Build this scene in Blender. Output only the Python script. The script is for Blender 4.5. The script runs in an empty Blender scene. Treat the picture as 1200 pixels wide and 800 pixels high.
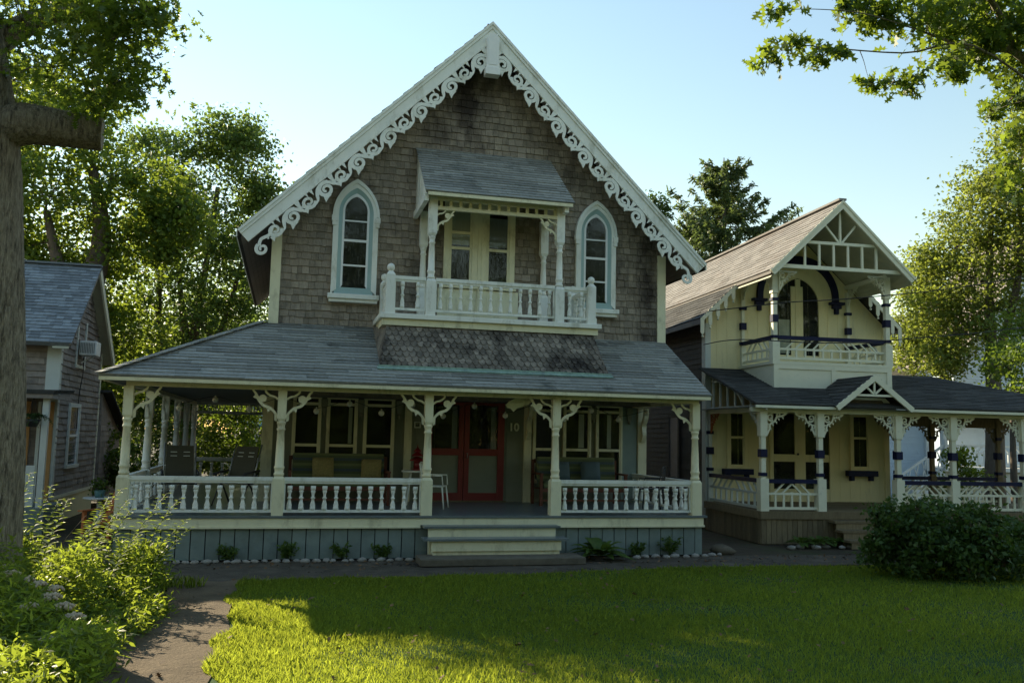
import bpy, math, random
import numpy as np
from mathutils import Vector, Matrix
random.seed(7); RNG = np.random.default_rng(11)
S = bpy.context.scene; COL = S.collection
sin, cos, pi = math.sin, math.cos, math.pi
rnd = random.uniform

# ------------------------------------------------------------------ materials
def nt(name):
    m = bpy.data.materials.new(name); m.use_nodes = True
    n = m.node_tree; n.nodes.clear(); return m, n
def N(n, t, **kw):
    x = n.nodes.new(t)
    for k, v in kw.items():
        if k.startswith('i_'): x.inputs[k[2:].replace('_', ' ')].default_value = v
        else: setattr(x, k, v)
    return x
def c4(c, k=1.0): return (min(1, c[0]*k), min(1, c[1]*k), min(1, c[2]*k), 1)
def mixc(n, fac, a, b, mode='MIX'):
    x = n.nodes.new('ShaderNodeMix'); x.data_type = 'RGBA'; x.blend_type = mode
    for s, v in ((x.inputs[0], fac), (x.inputs[6], a), (x.inputs[7], b)):
        if hasattr(v, 'links'): n.links.new(v, s)
        else: s.default_value = v
    return x.outputs[2]
def noise(n, scale, detail=4, rough=.6, vec=None, dist=0):
    x = N(n, 'ShaderNodeTexNoise'); x.inputs['Scale'].default_value = scale
    x.inputs['Detail'].default_value = detail; x.inputs['Roughness'].default_value = rough
    x.inputs['Distortion'].default_value = dist
    if vec: n.links.new(vec, x.inputs['Vector'])
    return x.outputs['Fac']
def ramp(n, src, a, b, ca=0, cb=1):
    x = N(n, 'ShaderNodeMapRange'); n.links.new(src, x.inputs[0])
    for i, v in ((1, a), (2, b), (3, ca), (4, cb)): x.inputs[i].default_value = v
    return x.outputs[0]
def pos(n, sc=None):
    g = N(n, 'ShaderNodeNewGeometry').outputs['Position']
    if sc:
        mp = N(n, 'ShaderNodeVectorMath', operation='MULTIPLY'); n.links.new(g, mp.inputs[0]); mp.inputs[1].default_value = sc
        return mp.outputs[0]
    return g
def pmat(name, col, rough=.65, var=.18, scale=6, bump=.15, bscale=60, island=0, dirt=None, dirt_scale=1.5, dirt_lo=.52, spec=.35, metal=0, stretch=None, island_col=None, bdist=.02):
    m, n = nt(name); b = N(n, 'ShaderNodeBsdfPrincipled'); o = N(n, 'ShaderNodeOutputMaterial')
    n.links.new(b.outputs[0], o.inputs[0])
    v = pos(n, stretch)
    col_s = mixc(n, ramp(n, noise(n, scale, 5, .65, v), .25, .75), c4(col, 1-var), c4(col, 1+var))
    if island:
        g = N(n, 'ShaderNodeNewGeometry')
        if island_col: col_s = mixc(n, ramp(n, g.outputs['Random Per Island'], .55, 1), col_s, c4(island_col))
        x = N(n, 'ShaderNodeMath', operation='MULTIPLY'); n.links.new(g.outputs['Random Per Island'], x.inputs[0]); x.inputs[1].default_value = 7.31
        fr = N(n, 'ShaderNodeMath', operation='FRACT'); n.links.new(x.outputs[0], fr.inputs[0])
        k = ramp(n, fr.outputs[0], 0, 1, 1-island, 1+island)
        cb = N(n, 'ShaderNodeCombineColor')
        for i in range(3): n.links.new(k, cb.inputs[i])
        col_s = mixc(n, 1.0, col_s, cb.outputs[0], 'MULTIPLY')
    if dirt:
        d = ramp(n, noise(n, dirt_scale, 6, .7, v), dirt_lo, dirt_lo+.2)
        col_s = mixc(n, d, col_s, c4(dirt))
    n.links.new(col_s, b.inputs['Base Color'])
    b.inputs['Roughness'].default_value = rough; b.inputs['Metallic'].default_value = metal
    b.inputs['Specular IOR Level'].default_value = spec
    if bump:
        bp = N(n, 'ShaderNodeBump'); bp.inputs['Strength'].default_value = bump; bp.inputs['Distance'].default_value = bdist
        n.links.new(noise(n, bscale, 4, .6, v), bp.inputs['Height']); n.links.new(bp.outputs[0], b.inputs['Normal'])
    return m
def leafmat(name, ca, cb, tr, tfac=.45, rough=.5, vscale=.6, dry=None, spec=.3):
    m, n = nt(name); o = N(n, 'ShaderNodeOutputMaterial'); g = N(n, 'ShaderNodeNewGeometry')
    b = N(n, 'ShaderNodeBsdfPrincipled'); b.inputs['Roughness'].default_value = rough; b.inputs['Specular IOR Level'].default_value = spec
    t = N(n, 'ShaderNodeBsdfTranslucent'); mx = N(n, 'ShaderNodeMixShader'); mx.inputs[0].default_value = tfac
    r = g.outputs['Random Per Island']
    big = ramp(n, noise(n, vscale, 3), .35, .65)
    col = mixc(n, r, c4(ca), c4(cb)); col = mixc(n, big, col, c4(cb, .8))
    tc = mixc(n, r, c4(tr, .65), c4(tr, 1.2))
    if dry:      # worn and dry patches, and darker clover patches
        d1 = ramp(n, noise(n, .55, 6, .7), .56, .76, 0, .55); d2 = ramp(n, noise(n, 1.7, 5, .7), .56, .66, 0, .6)
        col = mixc(n, d1, col, c4(dry)); col = mixc(n, d2, col, c4(ca, .7)); tc = mixc(n, d1, tc, c4(dry, 2.2)); tc = mixc(n, d2, tc, c4(tr, .5))
    n.links.new(col, b.inputs['Base Color']); n.links.new(tc, t.inputs[0])
    n.links.new(b.outputs[0], mx.inputs[1]); n.links.new(t.outputs[0], mx.inputs[2]); n.links.new(mx.outputs[0], o.inputs[0])
    return m
def glassmat(name, tint=(.88, .9, .88), refl=1.0):
    m, n = nt(name); o = N(n, 'ShaderNodeOutputMaterial'); gl = N(n, 'ShaderNodeBsdfGlossy'); gl.inputs['Roughness'].default_value = .02
    gl.inputs[0].default_value = (refl, refl, refl, 1)
    bp = N(n, 'ShaderNodeBump'); bp.inputs['Strength'].default_value = .12; bp.inputs['Distance'].default_value = .05
    n.links.new(noise(n, 2.2, 2), bp.inputs['Height']); n.links.new(bp.outputs[0], gl.inputs['Normal'])
    tr = N(n, 'ShaderNodeBsdfTransparent'); tr.inputs[0].default_value = c4(tint)
    lw = N(n, 'ShaderNodeLayerWeight'); lw.inputs[0].default_value = .5
    pw = N(n, 'ShaderNodeMath', operation='POWER'); n.links.new(lw.outputs['Facing'], pw.inputs[0]); pw.inputs[1].default_value = 5
    fr = N(n, 'ShaderNodeMath', operation='MULTIPLY_ADD'); n.links.new(pw.outputs[0], fr.inputs[0]); fr.inputs[1].default_value = .9; fr.inputs[2].default_value = .02
    mx = N(n, 'ShaderNodeMixShader'); n.links.new(fr.outputs[0], mx.inputs[0]); n.links.new(tr.outputs[0], mx.inputs[1]); n.links.new(gl.outputs[0], mx.inputs[2])
    n.links.new(mx.outputs[0], o.inputs[0]); return m

M = {}
M['shingle'] = pmat('cedar_shingle', (.27, .23, .175), .9, .36, 9, .7, 45, island=.2, dirt=(.045, .036, .03), dirt_scale=.7, dirt_lo=.47, stretch=(1, 1, .55), island_col=(.31, .265, .21))
M['fish'] = pmat('fishscale_shingle', (.24, .21, .17), .9, .35, 8, .6, 45, island=.32, dirt=(.035, .03, .026), dirt_scale=1.3, dirt_lo=.44, stretch=(1, 1, 1.2))
M['roof'] = pmat('blue_grey_roof_shingle', (.26, .265, .24), .8, .22, 14, .4, 90, island=.25, dirt=(.07, .08, .075), dirt_scale=1.3, dirt_lo=.55, spec=.12)
M['roof_main'] = pmat('dark_roof_shingle', (.09, .09, .085), .85, .2, 14, .4, 90, island=.22, spec=.12)
M['roof_tan'] = pmat('weathered_tan_roof_shingle', (.245, .232, .215), .85, .15, 12, .4, 90, island=.2, dirt=(.2, .17, .15), dirt_scale=.9, spec=.12)
M['roof_blue'] = pmat('blue_roof_shingle', (.22, .245, .26), .8, .2, 12, .4, 90, island=.3, spec=.12)
M['roof_dark'] = pmat('charcoal_roof_shingle', (.07, .07, .066), .85, .25, 12, .4, 90, island=.3, spec=.12)
M['trim'] = pmat('white_trim_paint', (.8, .82, .75), .5, .06, 3, .08, 60, dirt=(.5, .5, .4), dirt_scale=2.6, dirt_lo=.52, stretch=(1.4, 1.4, .6))
M['cream'] = pmat('cream_trim_paint', (.75, .72, .5), .5, .07, 3, .08, 60, dirt=(.46, .43, .28), dirt_scale=2.6, dirt_lo=.52, stretch=(1.4, 1.4, .6))
M['sage'] = pmat('sage_wall_paint', (.23, .24, .18), .6, .08, 4, .1, 50)
M['sageblue'] = pmat('blue_sage_wall_paint', (.23, .29, .26), .6, .08, 4, .1, 50)
M['blue'] = pmat('blue_skirting_paint', (.19, .24, .225), .6, .13, 5, .15, 50, island=.1, dirt=(.12, .16, .16), dirt_scale=2)
M['reveal'] = pmat('pale_blue_reveal_paint', (.33, .47, .46), .5, .06, 4, .05)
M['deck'] = pmat('blue_grey_deck_paint', (.14, .17, .18), .28, .15, 4, .08, 40, spec=.5, island=.1)
M['red'] = pmat('red_door_paint', (.2, .014, .016), .35, .12, 4, .06, spec=.5)
M['dark'] = pmat('unlit_black', (.012, .012, .014), .9, .3, 2, 0)  # near-black standing in for the shade of unlit rooms and hollows
M['curtain'] = pmat('pale_curtain', (.5, .5, .44), .9, .15, 5, .1, 12, stretch=(9, 9, .4))
M['curtain_b'] = pmat('blue_grey_curtain', (.24, .26, .28), .9, .25, 4, .1, 12, stretch=(14, 14, .3))
M['glass'] = glassmat('window_glass')
M['copper'] = pmat('verdigris_flashing', (.26, .38, .32), .6, .35, 9, .1, 40, dirt=(.16, .2, .19), dirt_scale=5)
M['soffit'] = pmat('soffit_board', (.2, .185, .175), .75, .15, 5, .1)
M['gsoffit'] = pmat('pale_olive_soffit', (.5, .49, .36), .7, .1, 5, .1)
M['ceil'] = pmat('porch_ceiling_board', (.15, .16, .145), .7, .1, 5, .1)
M['yellow'] = pmat('yellow_wall_paint', (.8, .72, .42), .6, .06, 3, .08, 50, dirt=(.56, .52, .32), dirt_scale=1.6, dirt_lo=.58, stretch=(2, 2, .5))
M['ycream'] = pmat('pale_cream_trim', (.76, .75, .58), .5, .06, 3, .06, dirt=(.5, .5, .4), dirt_scale=3, dirt_lo=.6)
M['navy'] = pmat('navy_paint', (.01, .014, .05), .55, .2, 5, .05, spec=.2)
M['bluewhite'] = pmat('bluish_white_paint', (.6, .64, .6), .55, .06, 3, .06)
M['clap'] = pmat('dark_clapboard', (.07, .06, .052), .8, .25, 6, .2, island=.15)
M['wood'] = pmat('weathered_brown_wood', (.19, .15, .085), .8, .3, 5, .3, 40, island=.2, stretch=(6, 6, 1))
M['stone'] = pmat('brown_step_stone', (.13, .115, .085), .9, .3, 6, .4, 30)
M['rock'] = pmat('pale_edging_rock', (.36, .34, .3), .9, .3, 7, .5, 30, island=.3)
M['slate_wall'] = pmat('grey_clapboard_shingle', (.29, .25, .215), .85, .25, 8, .35, 50, island=.22, dirt=(.1, .09, .09), dirt_scale=1, dirt_lo=.55)
M['tan'] = pmat('tan_orange_wood', (.5, .27, .1), .6, .15, 6, .1, stretch=(6, 6, 1))
M['paleblue'] = pmat('pale_blue_white_siding', (.58, .68, .78), .55, .05, 3, .05)
M['white'] = pmat('white_paint', (.8, .82, .8), .5, .05, 3, .05)
M['metal'] = pmat('grey_metal', (.3, .31, .31), .45, .1, 8, .05, metal=.6)
M['darkmetal'] = pmat('dark_metal', (.03, .032, .035), .45, .2, 8, .05, spec=.5)
M['sling'] = pmat('olive_sling_fabric', (.075, .072, .05), .9, .15, 40, .2, 200)
M['teak'] = pmat('red_brown_wood', (.13, .045, .025), .6, .25, 6, .15, stretch=(6, 6, 1))
M['orange'] = pmat('orange_wood', (.42, .13, .04), .6, .2, 6, .15, stretch=(6, 6, 1))
M['pillow_y'] = pmat('mustard_pillow_fabric', (.28, .23, .09), .9, .3, 30, .2, 120)
M['wire'] = pmat('black_cable', (.02, .02, .022), .6, .1, 5, 0)
M['bulb'] = pmat('frosted_bulb', (.62, .62, .55), .25, .05, 3, 0, spec=.6)
M['sign'] = pmat('brown_carved_sign', (.07, .05, .02), .6, .3, 12, .2)
M['black'] = pmat('black_lantern_paint', (.02, .008, .008), .5, .2, 6, 0)
M['bark'] = pmat('oak_bark', (.42, .365, .275), .95, .55, 9, 1.0, 15, stretch=(4, 4, .75), dirt=(.075, .063, .046), dirt_scale=6, dirt_lo=.48, bdist=.12)
M['bark_b'] = pmat('grey_brown_bark', (.13, .105, .08), .95, .4, 6, .7, 14, stretch=(2, 2, .6))
M['cutwood'] = pmat('sawn_wood_end', (.24, .2, .14), .9, .3, 12, .3)
M['twig'] = pmat('dry_twig', (.12, .085, .05), .9, .3, 6, 0)
M['leaf_oak'] = leafmat('oak_leaf', (.04, .09, .02), (.07, .125, .025), (.3, .4, .035), .42)
M['leaf_a'] = leafmat('broad_leaf', (.045, .09, .016), (.08, .135, .022), (.34, .44, .045), .44)
M['leaf_b'] = leafmat('maple_leaf', (.045, .095, .03), (.085, .13, .036), (.25, .36, .055), .42)
M['leaf_r'] = leafmat('locust_leaf', (.06, .105, .025), (.11, .15, .035), (.38, .45, .065), .46)
M['leaf_s'] = leafmat('shrub_leaf', (.04, .085, .014), (.07, .12, .02), (.24, .34, .03), .4)
M['leaf_d'] = leafmat('dark_shrub_leaf', (.03, .075, .018), (.07, .125, .028), (.12, .2, .03), .3, vscale=2.5)
M['needle'] = leafmat('spruce_needle', (.045, .085, .04), (.08, .115, .045), (.22, .3, .07), .3)
M['leaf_h'] = leafmat('hosta_leaf', (.06, .12, .025), (.1, .16, .035), (.2, .3, .04), .3)
M['leaf_bed'] = leafmat('bed_leaf', (.05, .1, .016), (.1, .16, .022), (.42, .52, .05), .5)
M['leaf_w'] = leafmat('far_leaf', (.04, .075, .016), (.07, .1, .02), (.2, .25, .03), .35)
M['fern'] = leafmat('fern_leaf', (.02, .05, .015), (.04, .08, .02), (.08, .14, .02), .3)
M['grass'] = leafmat('grass_blade', (.038, .1, .026), (.068, .145, .036), (.52, .6, .055), .53, .75, vscale=.9, dry=(.13, .14, .05), spec=.06)
M['dryleaf'] = pmat('dry_oak_leaf', (.16, .09, .04), .8, .3, 20, 0, island=.4)
M['sedum'] = pmat('dusty_pink_sedum_flower', (.5, .4, .27), .9, .3, 25, .4, 120)
M['flower_y'] = pmat('yellow_flower', (.6, .45, .03), .8, .2, 25, 0)
M['pot'] = pmat('teal_pot', (.12, .25, .26), .5, .1, 5, 0)

def striped(name, cols, scale):
    m, n = nt(name); b = N(n, 'ShaderNodeBsdfPrincipled'); o = N(n, 'ShaderNodeOutputMaterial'); n.links.new(b.outputs[0], o.inputs[0])
    sp = N(n, 'ShaderNodeSeparateXYZ'); tc = N(n, 'ShaderNodeTexCoord'); n.links.new(tc.outputs['Object'], sp.inputs[0])
    ad = N(n, 'ShaderNodeMath', operation='SUBTRACT'); n.links.new(sp.outputs[2], ad.inputs[0]); n.links.new(sp.outputs[1], ad.inputs[1])
    mu = N(n, 'ShaderNodeMath', operation='MULTIPLY'); n.links.new(ad.outputs[0], mu.inputs[0]); mu.inputs[1].default_value = scale
    fr = N(n, 'ShaderNodeMath', operation='FRACT'); n.links.new(mu.outputs[0], fr.inputs[0])
    cr = N(n, 'ShaderNodeValToRGB'); cr.color_ramp.interpolation = 'CONSTANT'; n.links.new(fr.outputs[0], cr.inputs[0])
    e = cr.color_ramp.elements
    while len(e) < len(cols): e.new(.5)
    for i, c in enumerate(cols): e[i].position = i/len(cols); e[i].color = c4(c)
    n.links.new(cr.outputs[0], b.inputs['Base Color']); b.inputs['Roughness'].default_value = .9
    return m
M['stripe'] = striped('striped_cushion_fabric', [(.1, .125, .06), (.17, .185, .08), (.09, .11, .05), (.07, .09, .1)], 5.2)
def dotted(name, a, b_, sc):
    m, n = nt(name); b = N(n, 'ShaderNodeBsdfPrincipled'); o = N(n, 'ShaderNodeOutputMaterial'); n.links.new(b.outputs[0], o.inputs[0])
    tc = N(n, 'ShaderNodeTexCoord'); ck = N(n, 'ShaderNodeTexChecker'); ck.inputs['Scale'].default_value = sc
    ck.inputs[1].default_value = c4(a); ck.inputs[2].default_value = c4(b_); n.links.new(tc.outputs['Object'], ck.inputs[0])
    n.links.new(ck.outputs[0], b.inputs['Base Color']); b.inputs['Roughness'].default_value = .9; return m
M['pillow_b'] = dotted('blue_dotted_fabric', (.035, .06, .075), (.14, .2, .22), 34)

# ------------------------------------------------------------------ mesh builder
OFF = Vector((0, 0, 0))
def V(*a): return Vector(a)
class MB:
    def __init__(s): s.v = []; s.f = []; s.sm = []
    def add(s, vs, fs, smooth=False):
        o = len(s.v); s.v += [tuple(v) for v in vs]; s.f += [[i+o for i in f] for f in fs]; s.sm += [smooth]*len(fs); return s
    def box(s, x0, y0, z0, x1, y1, z1):
        x0, x1 = min(x0, x1), max(x0, x1); y0, y1 = min(y0, y1), max(y0, y1); z0, z1 = min(z0, z1), max(z0, z1)
        return s.add([(x0,y0,z0),(x1,y0,z0),(x1,y1,z0),(x0,y1,z0),(x0,y0,z1),(x1,y0,z1),(x1,y1,z1),(x0,y1,z1)],
              [(0,3,2,1),(4,5,6,7),(0,1,5,4),(1,2,6,5),(2,3,7,6),(3,0,4,7)])
    def beam(s, p, q, w, h, up=(0, 0, 1)):
        p, q = V(*p), V(*q); d = (q-p).normalized(); a = d.cross(V(*up))
        if a.length < 1e-4: a = d.cross(V(1, 0, 0))
        a.normalize(); b = a.cross(d).normalized(); a *= w/2; b *= h/2
        vs = [p-a-b, p+a-b, p+a+b, p-a+b, q-a-b, q+a-b, q+a+b, q-a+b]
        return s.add(vs, [(0,1,2,3),(7,6,5,4),(0,4,5,1),(1,5,6,2),(2,6,7,3),(3,7,4,0)])
    def tube(s, pts, rad, n=8, cap=True, smooth=True):
        pts = [V(*p) for p in pts]
        if not hasattr(rad, '__len__'): rad = [rad]*len(pts)
        vs = []; prev = None
        for i, p in enumerate(pts):
            d = (pts[min(i+1, len(pts)-1)]-pts[max(i-1, 0)])
            if d.length < 1e-9: d = V(0, 0, 1)
            d.normalize()
            a = prev - d*prev.dot(d) if prev else d.orthogonal()
            if a.length < 1e-5: a = d.orthogonal()
            a.normalize(); prev = a; b = d.cross(a)
            for k in range(n):
                t = 2*pi*k/n; vs.append(p+(a*cos(t)+b*sin(t))*rad[i])
        fs = []
        for i in range(len(pts)-1):
            for k in range(n): fs.append((i*n+k, i*n+(k+1) % n, (i+1)*n+(k+1) % n, (i+1)*n+k))
        s.add(vs, fs, smooth)
        if cap:
            o = len(s.v)-len(vs); s.f += [[o+k for k in range(n)][::-1], [o+(len(pts)-1)*n+k for k in range(n)]]; s.sm += [False, False]
        return s
    def lathe(s, x, y, prof, n=10):
        vs = []; fs = []
        for z, r in prof:
            for k in range(n): t = 2*pi*k/n; vs.append((x+r*cos(t), y+r*sin(t), z))
        for i in range(len(prof)-1):
            for k in range(n): fs.append((i*n+k, i*n+(k+1) % n, (i+1)*n+(k+1) % n, (i+1)*n+k))
        s.add(vs, fs, True); m = len(prof)-1; o = len(s.v)-len(vs)
        s.f += [[o+k for k in range(n)][::-1], [o+m*n+k for k in range(n)]]; s.sm += [False, False]
        return s
    def ball(s, x, y, z, r, n=10, sz=1):
        return s.lathe(x, y, [(z-r*sz*cos(pi*i/6), max(.001, r*sin(pi*i/6))) for i in range(7)], n)
    def prism(s, fr, poly, t0, t1):
        O, U, W, Nn = fr; n = len(poly)
        vs = [O+U*a+W*b+Nn*t1 for a, b in poly]+[O+U*a+W*b+Nn*t0 for a, b in poly]
        return s.add(vs, [list(range(n)), list(range(2*n-1, n-1, -1))]+[(i, i+n, (i+1) % n+n, (i+1) % n) for i in range(n)])
    def ribbon(s, fr, pts, w, t0, t1, closed=False):
        O, U, W, Nn = fr; n = len(pts)
        if not hasattr(w, '__len__'): w = [w]*n
        L = []; R = []
        for i in range(n):
            a = pts[(i-1) % n if closed else max(i-1, 0)]; b = pts[(i+1) % n if closed else min(i+1, n-1)]
            dx, dy = b[0]-a[0], b[1]-a[1]; l = math.hypot(dx, dy) or 1
            nx, ny = -dy/l*w[i]/2, dx/l*w[i]/2
            L.append((pts[i][0]+nx, pts[i][1]+ny)); R.append((pts[i][0]-nx, pts[i][1]-ny))
        return s.strip(fr, L, R, t0, t1, closed)
    def strip(s, fr, L, R, t0, t1, closed=False, tR=None):
        O, U, W, Nn = fr; n = len(L); tR = t1 if tR is None else tR; vs = []
        for i in range(n):
            for (a, b), t in ((L[i], t1), (R[i], tR), (L[i], t0), (R[i], t0)): vs.append(O+U*a+W*b+Nn*t)
        fs = []
        for i in range(n if closed else n-1):
            a = i*4; b = ((i+1) % n)*4
            fs += [(a, b, b+1, a+1), (a+2, a+3, b+3, b+2), (a, a+2, b+2, b), (a+1, b+1, b+3, a+3)]
        if not closed: fs += [(0, 1, 3, 2), ((n-1)*4, (n-1)*4+2, (n-1)*4+3, (n-1)*4+1)]
        return s.add(vs, fs)
    def build(s, name, mat, parent=None, off=None, bevel=0):
        off = OFF if off is None else off
        me = bpy.data.meshes.new(name); me.from_pydata([(v[0]-off[0], v[1]-off[1], v[2]-off[2]) for v in s.v], [], s.f)
        me.polygons.foreach_set('use_smooth', s.sm); me.materials.append(M[mat] if isinstance(mat, str) else mat)
        import bmesh
        b = bmesh.new(); b.from_mesh(me); bmesh.ops.recalc_face_normals(b, faces=b.faces); b.to_mesh(me); b.free()
        o = bpy.data.objects.new(name, me); COL.objects.link(o)
        if parent: o.parent = parent
        if bevel:
            md = o.modifiers.new('Bevel', 'BEVEL'); md.width = bevel; md.segments = 2; md.limit_method = 'ANGLE'
        return o
def tag(o, label, cat, group=None, kind=None):
    if label: o['label'] = label
    if cat: o['category'] = cat
    if group: o['group'] = group
    if kind: o['kind'] = kind
    return o
def empty(name, loc, label, cat, group=None, rz=0):
    o = bpy.data.objects.new(name, None); COL.objects.link(o); o.location = loc; o.rotation_euler = (0, 0, rz); o.empty_display_size = .3
    return tag(o, label, cat, group)
def copy_tree(o, parent=None, loc=None):
    c = o.copy(); COL.objects.link(c)
    if parent: c.parent = parent
    if loc is not None: c.location = loc
    for ch in list(o.children): copy_tree(ch, c)
    return c
def struct(o): o['kind'] = 'structure'; return o
ZERO = Vector((0, 0, 0))
FRX = lambda y: (V(0, y, 0), V(1, 0, 0), V(0, 0, 1), V(0, -1, 0))    # facade frame: u=x, w=z, normal towards -y
FRS = lambda x, s: (V(x, 0, 0), V(0, 1, 0), V(0, 0, 1), V(s, 0, 0))

def shingles(mb, fr, iv, v0, v1, expo=.155, wmin=.1, wmax=.24, th=.018, jit=.012, tip=0, gap=.004, stag=None):
    """lay courses of overlapping shingles on a plane; iv(v) -> (ua, ub)"""
    O, U, W, Nn = fr; v = v0; row = 0
    while v < v1-.02:
        vt = min(v+expo+.03, v1); a0, b0 = iv(v); a1, b1 = iv(vt)
        lo, hi = min(a0, a1), max(b0, b1); u = lo-(rnd(0, wmax) if stag is None else (row % 2)*stag)
        while u < hi:
            w = rnd(wmin, wmax); p, q = u+gap/2, u+w-gap/2; u += w
            vb = v+rnd(-jit, jit)*(1 if row else 0); t = th*rnd(.75, 1.25)
            cl = lambda x, a, b: max(a, min(b, x))
            pb, qb, pt, qt = cl(p, a0, b0), cl(q, a0, b0), cl(p, a1, b1), cl(q, a1, b1)
            if qb-pb < .012 and qt-pt < .012: continue
            P = lambda uu, vv, n_: O+U*uu+W*vv+Nn*n_
            if tip:
                m = (pb+qb)/2; h = tip
                vs = [P(pb, vb+h, t), P(pb+(m-pb)*.45, vb+.25*h, t), P(m, vb, t), P(qb-(qb-m)*.45, vb+.25*h, t), P(qb, vb+h, t), P(qt, vt, .002), P(pt, vt, .002)]
                vs += [P(pb, vb+h, 0), P(pb+(m-pb)*.45, vb+.25*h, 0), P(m, vb, 0), P(qb-(qb-m)*.45, vb+.25*h, 0), P(qb, vb+h, 0)]
                fs = [(0,1,2,3,4,5,6),(0,7,8,1),(1,8,9,2),(2,9,10,3),(3,10,11,4),(4,11,5),(0,6,7)]
            else:
                vs = [P(pb, vb, t), P(qb, vb, t), P(qt, vt, .002), P(pt, vt, .002), P(pb, vb, 0), P(qb, vb, 0)]
                fs = [(0,1,2,3),(0,4,5,1),(0,3,4),(1,5,2)]
            mb.add(vs, fs)
        v += expo; row += 1
    return mb
def plane_frame(o, u, w):
    """frame of a sloped roof plane from a corner, an along-eave direction and an up-slope direction"""
    U = V(*u).normalized(); W = V(*w).normalized(); n = U.cross(W).normalized()
    if n.z < 0: n = -n
    return (V(*o), U, W, n)
def spiral(cx, cy, R, turns=1.5, a0=0, sgn=1, n=22, rin=.22):
    return [(cx+R*(1-(1-rin)*i/n)*cos(a0+sgn*turns*2*pi*i/n), cy+R*(1-(1-rin)*i/n)*sin(a0+sgn*turns*2*pi*i/n)) for i in range(n+1)]
def taper(n, a, b): return [a+(b-a)*i/(n-1) for i in range(n)]
def smoothpath(pts, k=6):
    out = []
    for i in range(len(pts)-1):
        p0, p1, p2, p3 = pts[max(i-1, 0)], pts[i], pts[i+1], pts[min(i+2, len(pts)-1)]
        for j in range(k):
            t = j/k
            out.append(tuple(.5*(2*p1[d]+(p2[d]-p0[d])*t+(2*p0[d]-5*p1[d]+4*p2[d]-p3[d])*t*t+(3*p1[d]-p0[d]-3*p2[d]+p3[d])*t**3) for d in range(len(p1))))
    out.append(tuple(pts[-1])); return out

# ------------------------------------------------------------------ foliage
def poly_cloud(name, P, K, mat, parent=None):
    me = bpy.data.meshes.new(name); nv = len(P); nf = nv//K
    me.vertices.add(nv); me.vertices.foreach_set('co', np.ascontiguousarray(P, dtype=np.float32).ravel())
    me.loops.add(nv); me.loops.foreach_set('vertex_index', np.arange(nv, dtype=np.int32))
    me.polygons.add(nf); me.polygons.foreach_set('loop_start', np.arange(0, nv, K, dtype=np.int32)); me.polygons.foreach_set('loop_total', np.full(nf, K, dtype=np.int32))
    me.update(calc_edges=True); me.validate(); me.materials.append(M[mat])
    o = bpy.data.objects.new(name, me); COL.objects.link(o)
    if parent: o.parent = parent
    return o
KITE = np.array([(0, 0), (.32, .42), (0, 1), (-.32, .42)])
LONG = np.array([(0, 0), (.13, .4), (0, 1), (-.13, .4)])
NEED = np.array([(-.09, 0), (.09, 0), (.07, 1), (-.05, .95)])
OAK = np.array([(0, 0), (.04, .16), (.24, .2), (.08, .34), (.37, .52), (.09, .57), (.3, .84), (.06, .82), (0, 1), (-.06, .83), (-.3, .8), (-.08, .58), (-.36, .48), (-.08, .34), (-.22, .18), (-.04, .14)])
def leaf_polys(C, size, shape, up=.5, dirs=None, svar=.35):
    n = len(C); nrm = RNG.normal(size=(n, 3)); nrm[:, 2] += up*2; nrm /= np.linalg.norm(nrm, axis=1)[:, None]
    d = RNG.normal(size=(n, 3)) if dirs is None else dirs+RNG.normal(size=(n, 3))*.5
    d -= nrm*np.sum(d*nrm, 1)[:, None]; d /= np.linalg.norm(d, axis=1)[:, None]+1e-9
    e = np.cross(nrm, d); s = (size*(1+RNG.uniform(-svar, svar, n)))[:, None]
    k = len(shape); P = np.zeros((n, k, 3))
    for i, (a, b) in enumerate(shape):
        bend = (b*b*.18)*s*-1
        P[:, i] = C+e*s*a+d*s*(b-.3)+nrm*bend*.6+nrm*abs(a)*s*.25
    return P.reshape(-1, 3)
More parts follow.
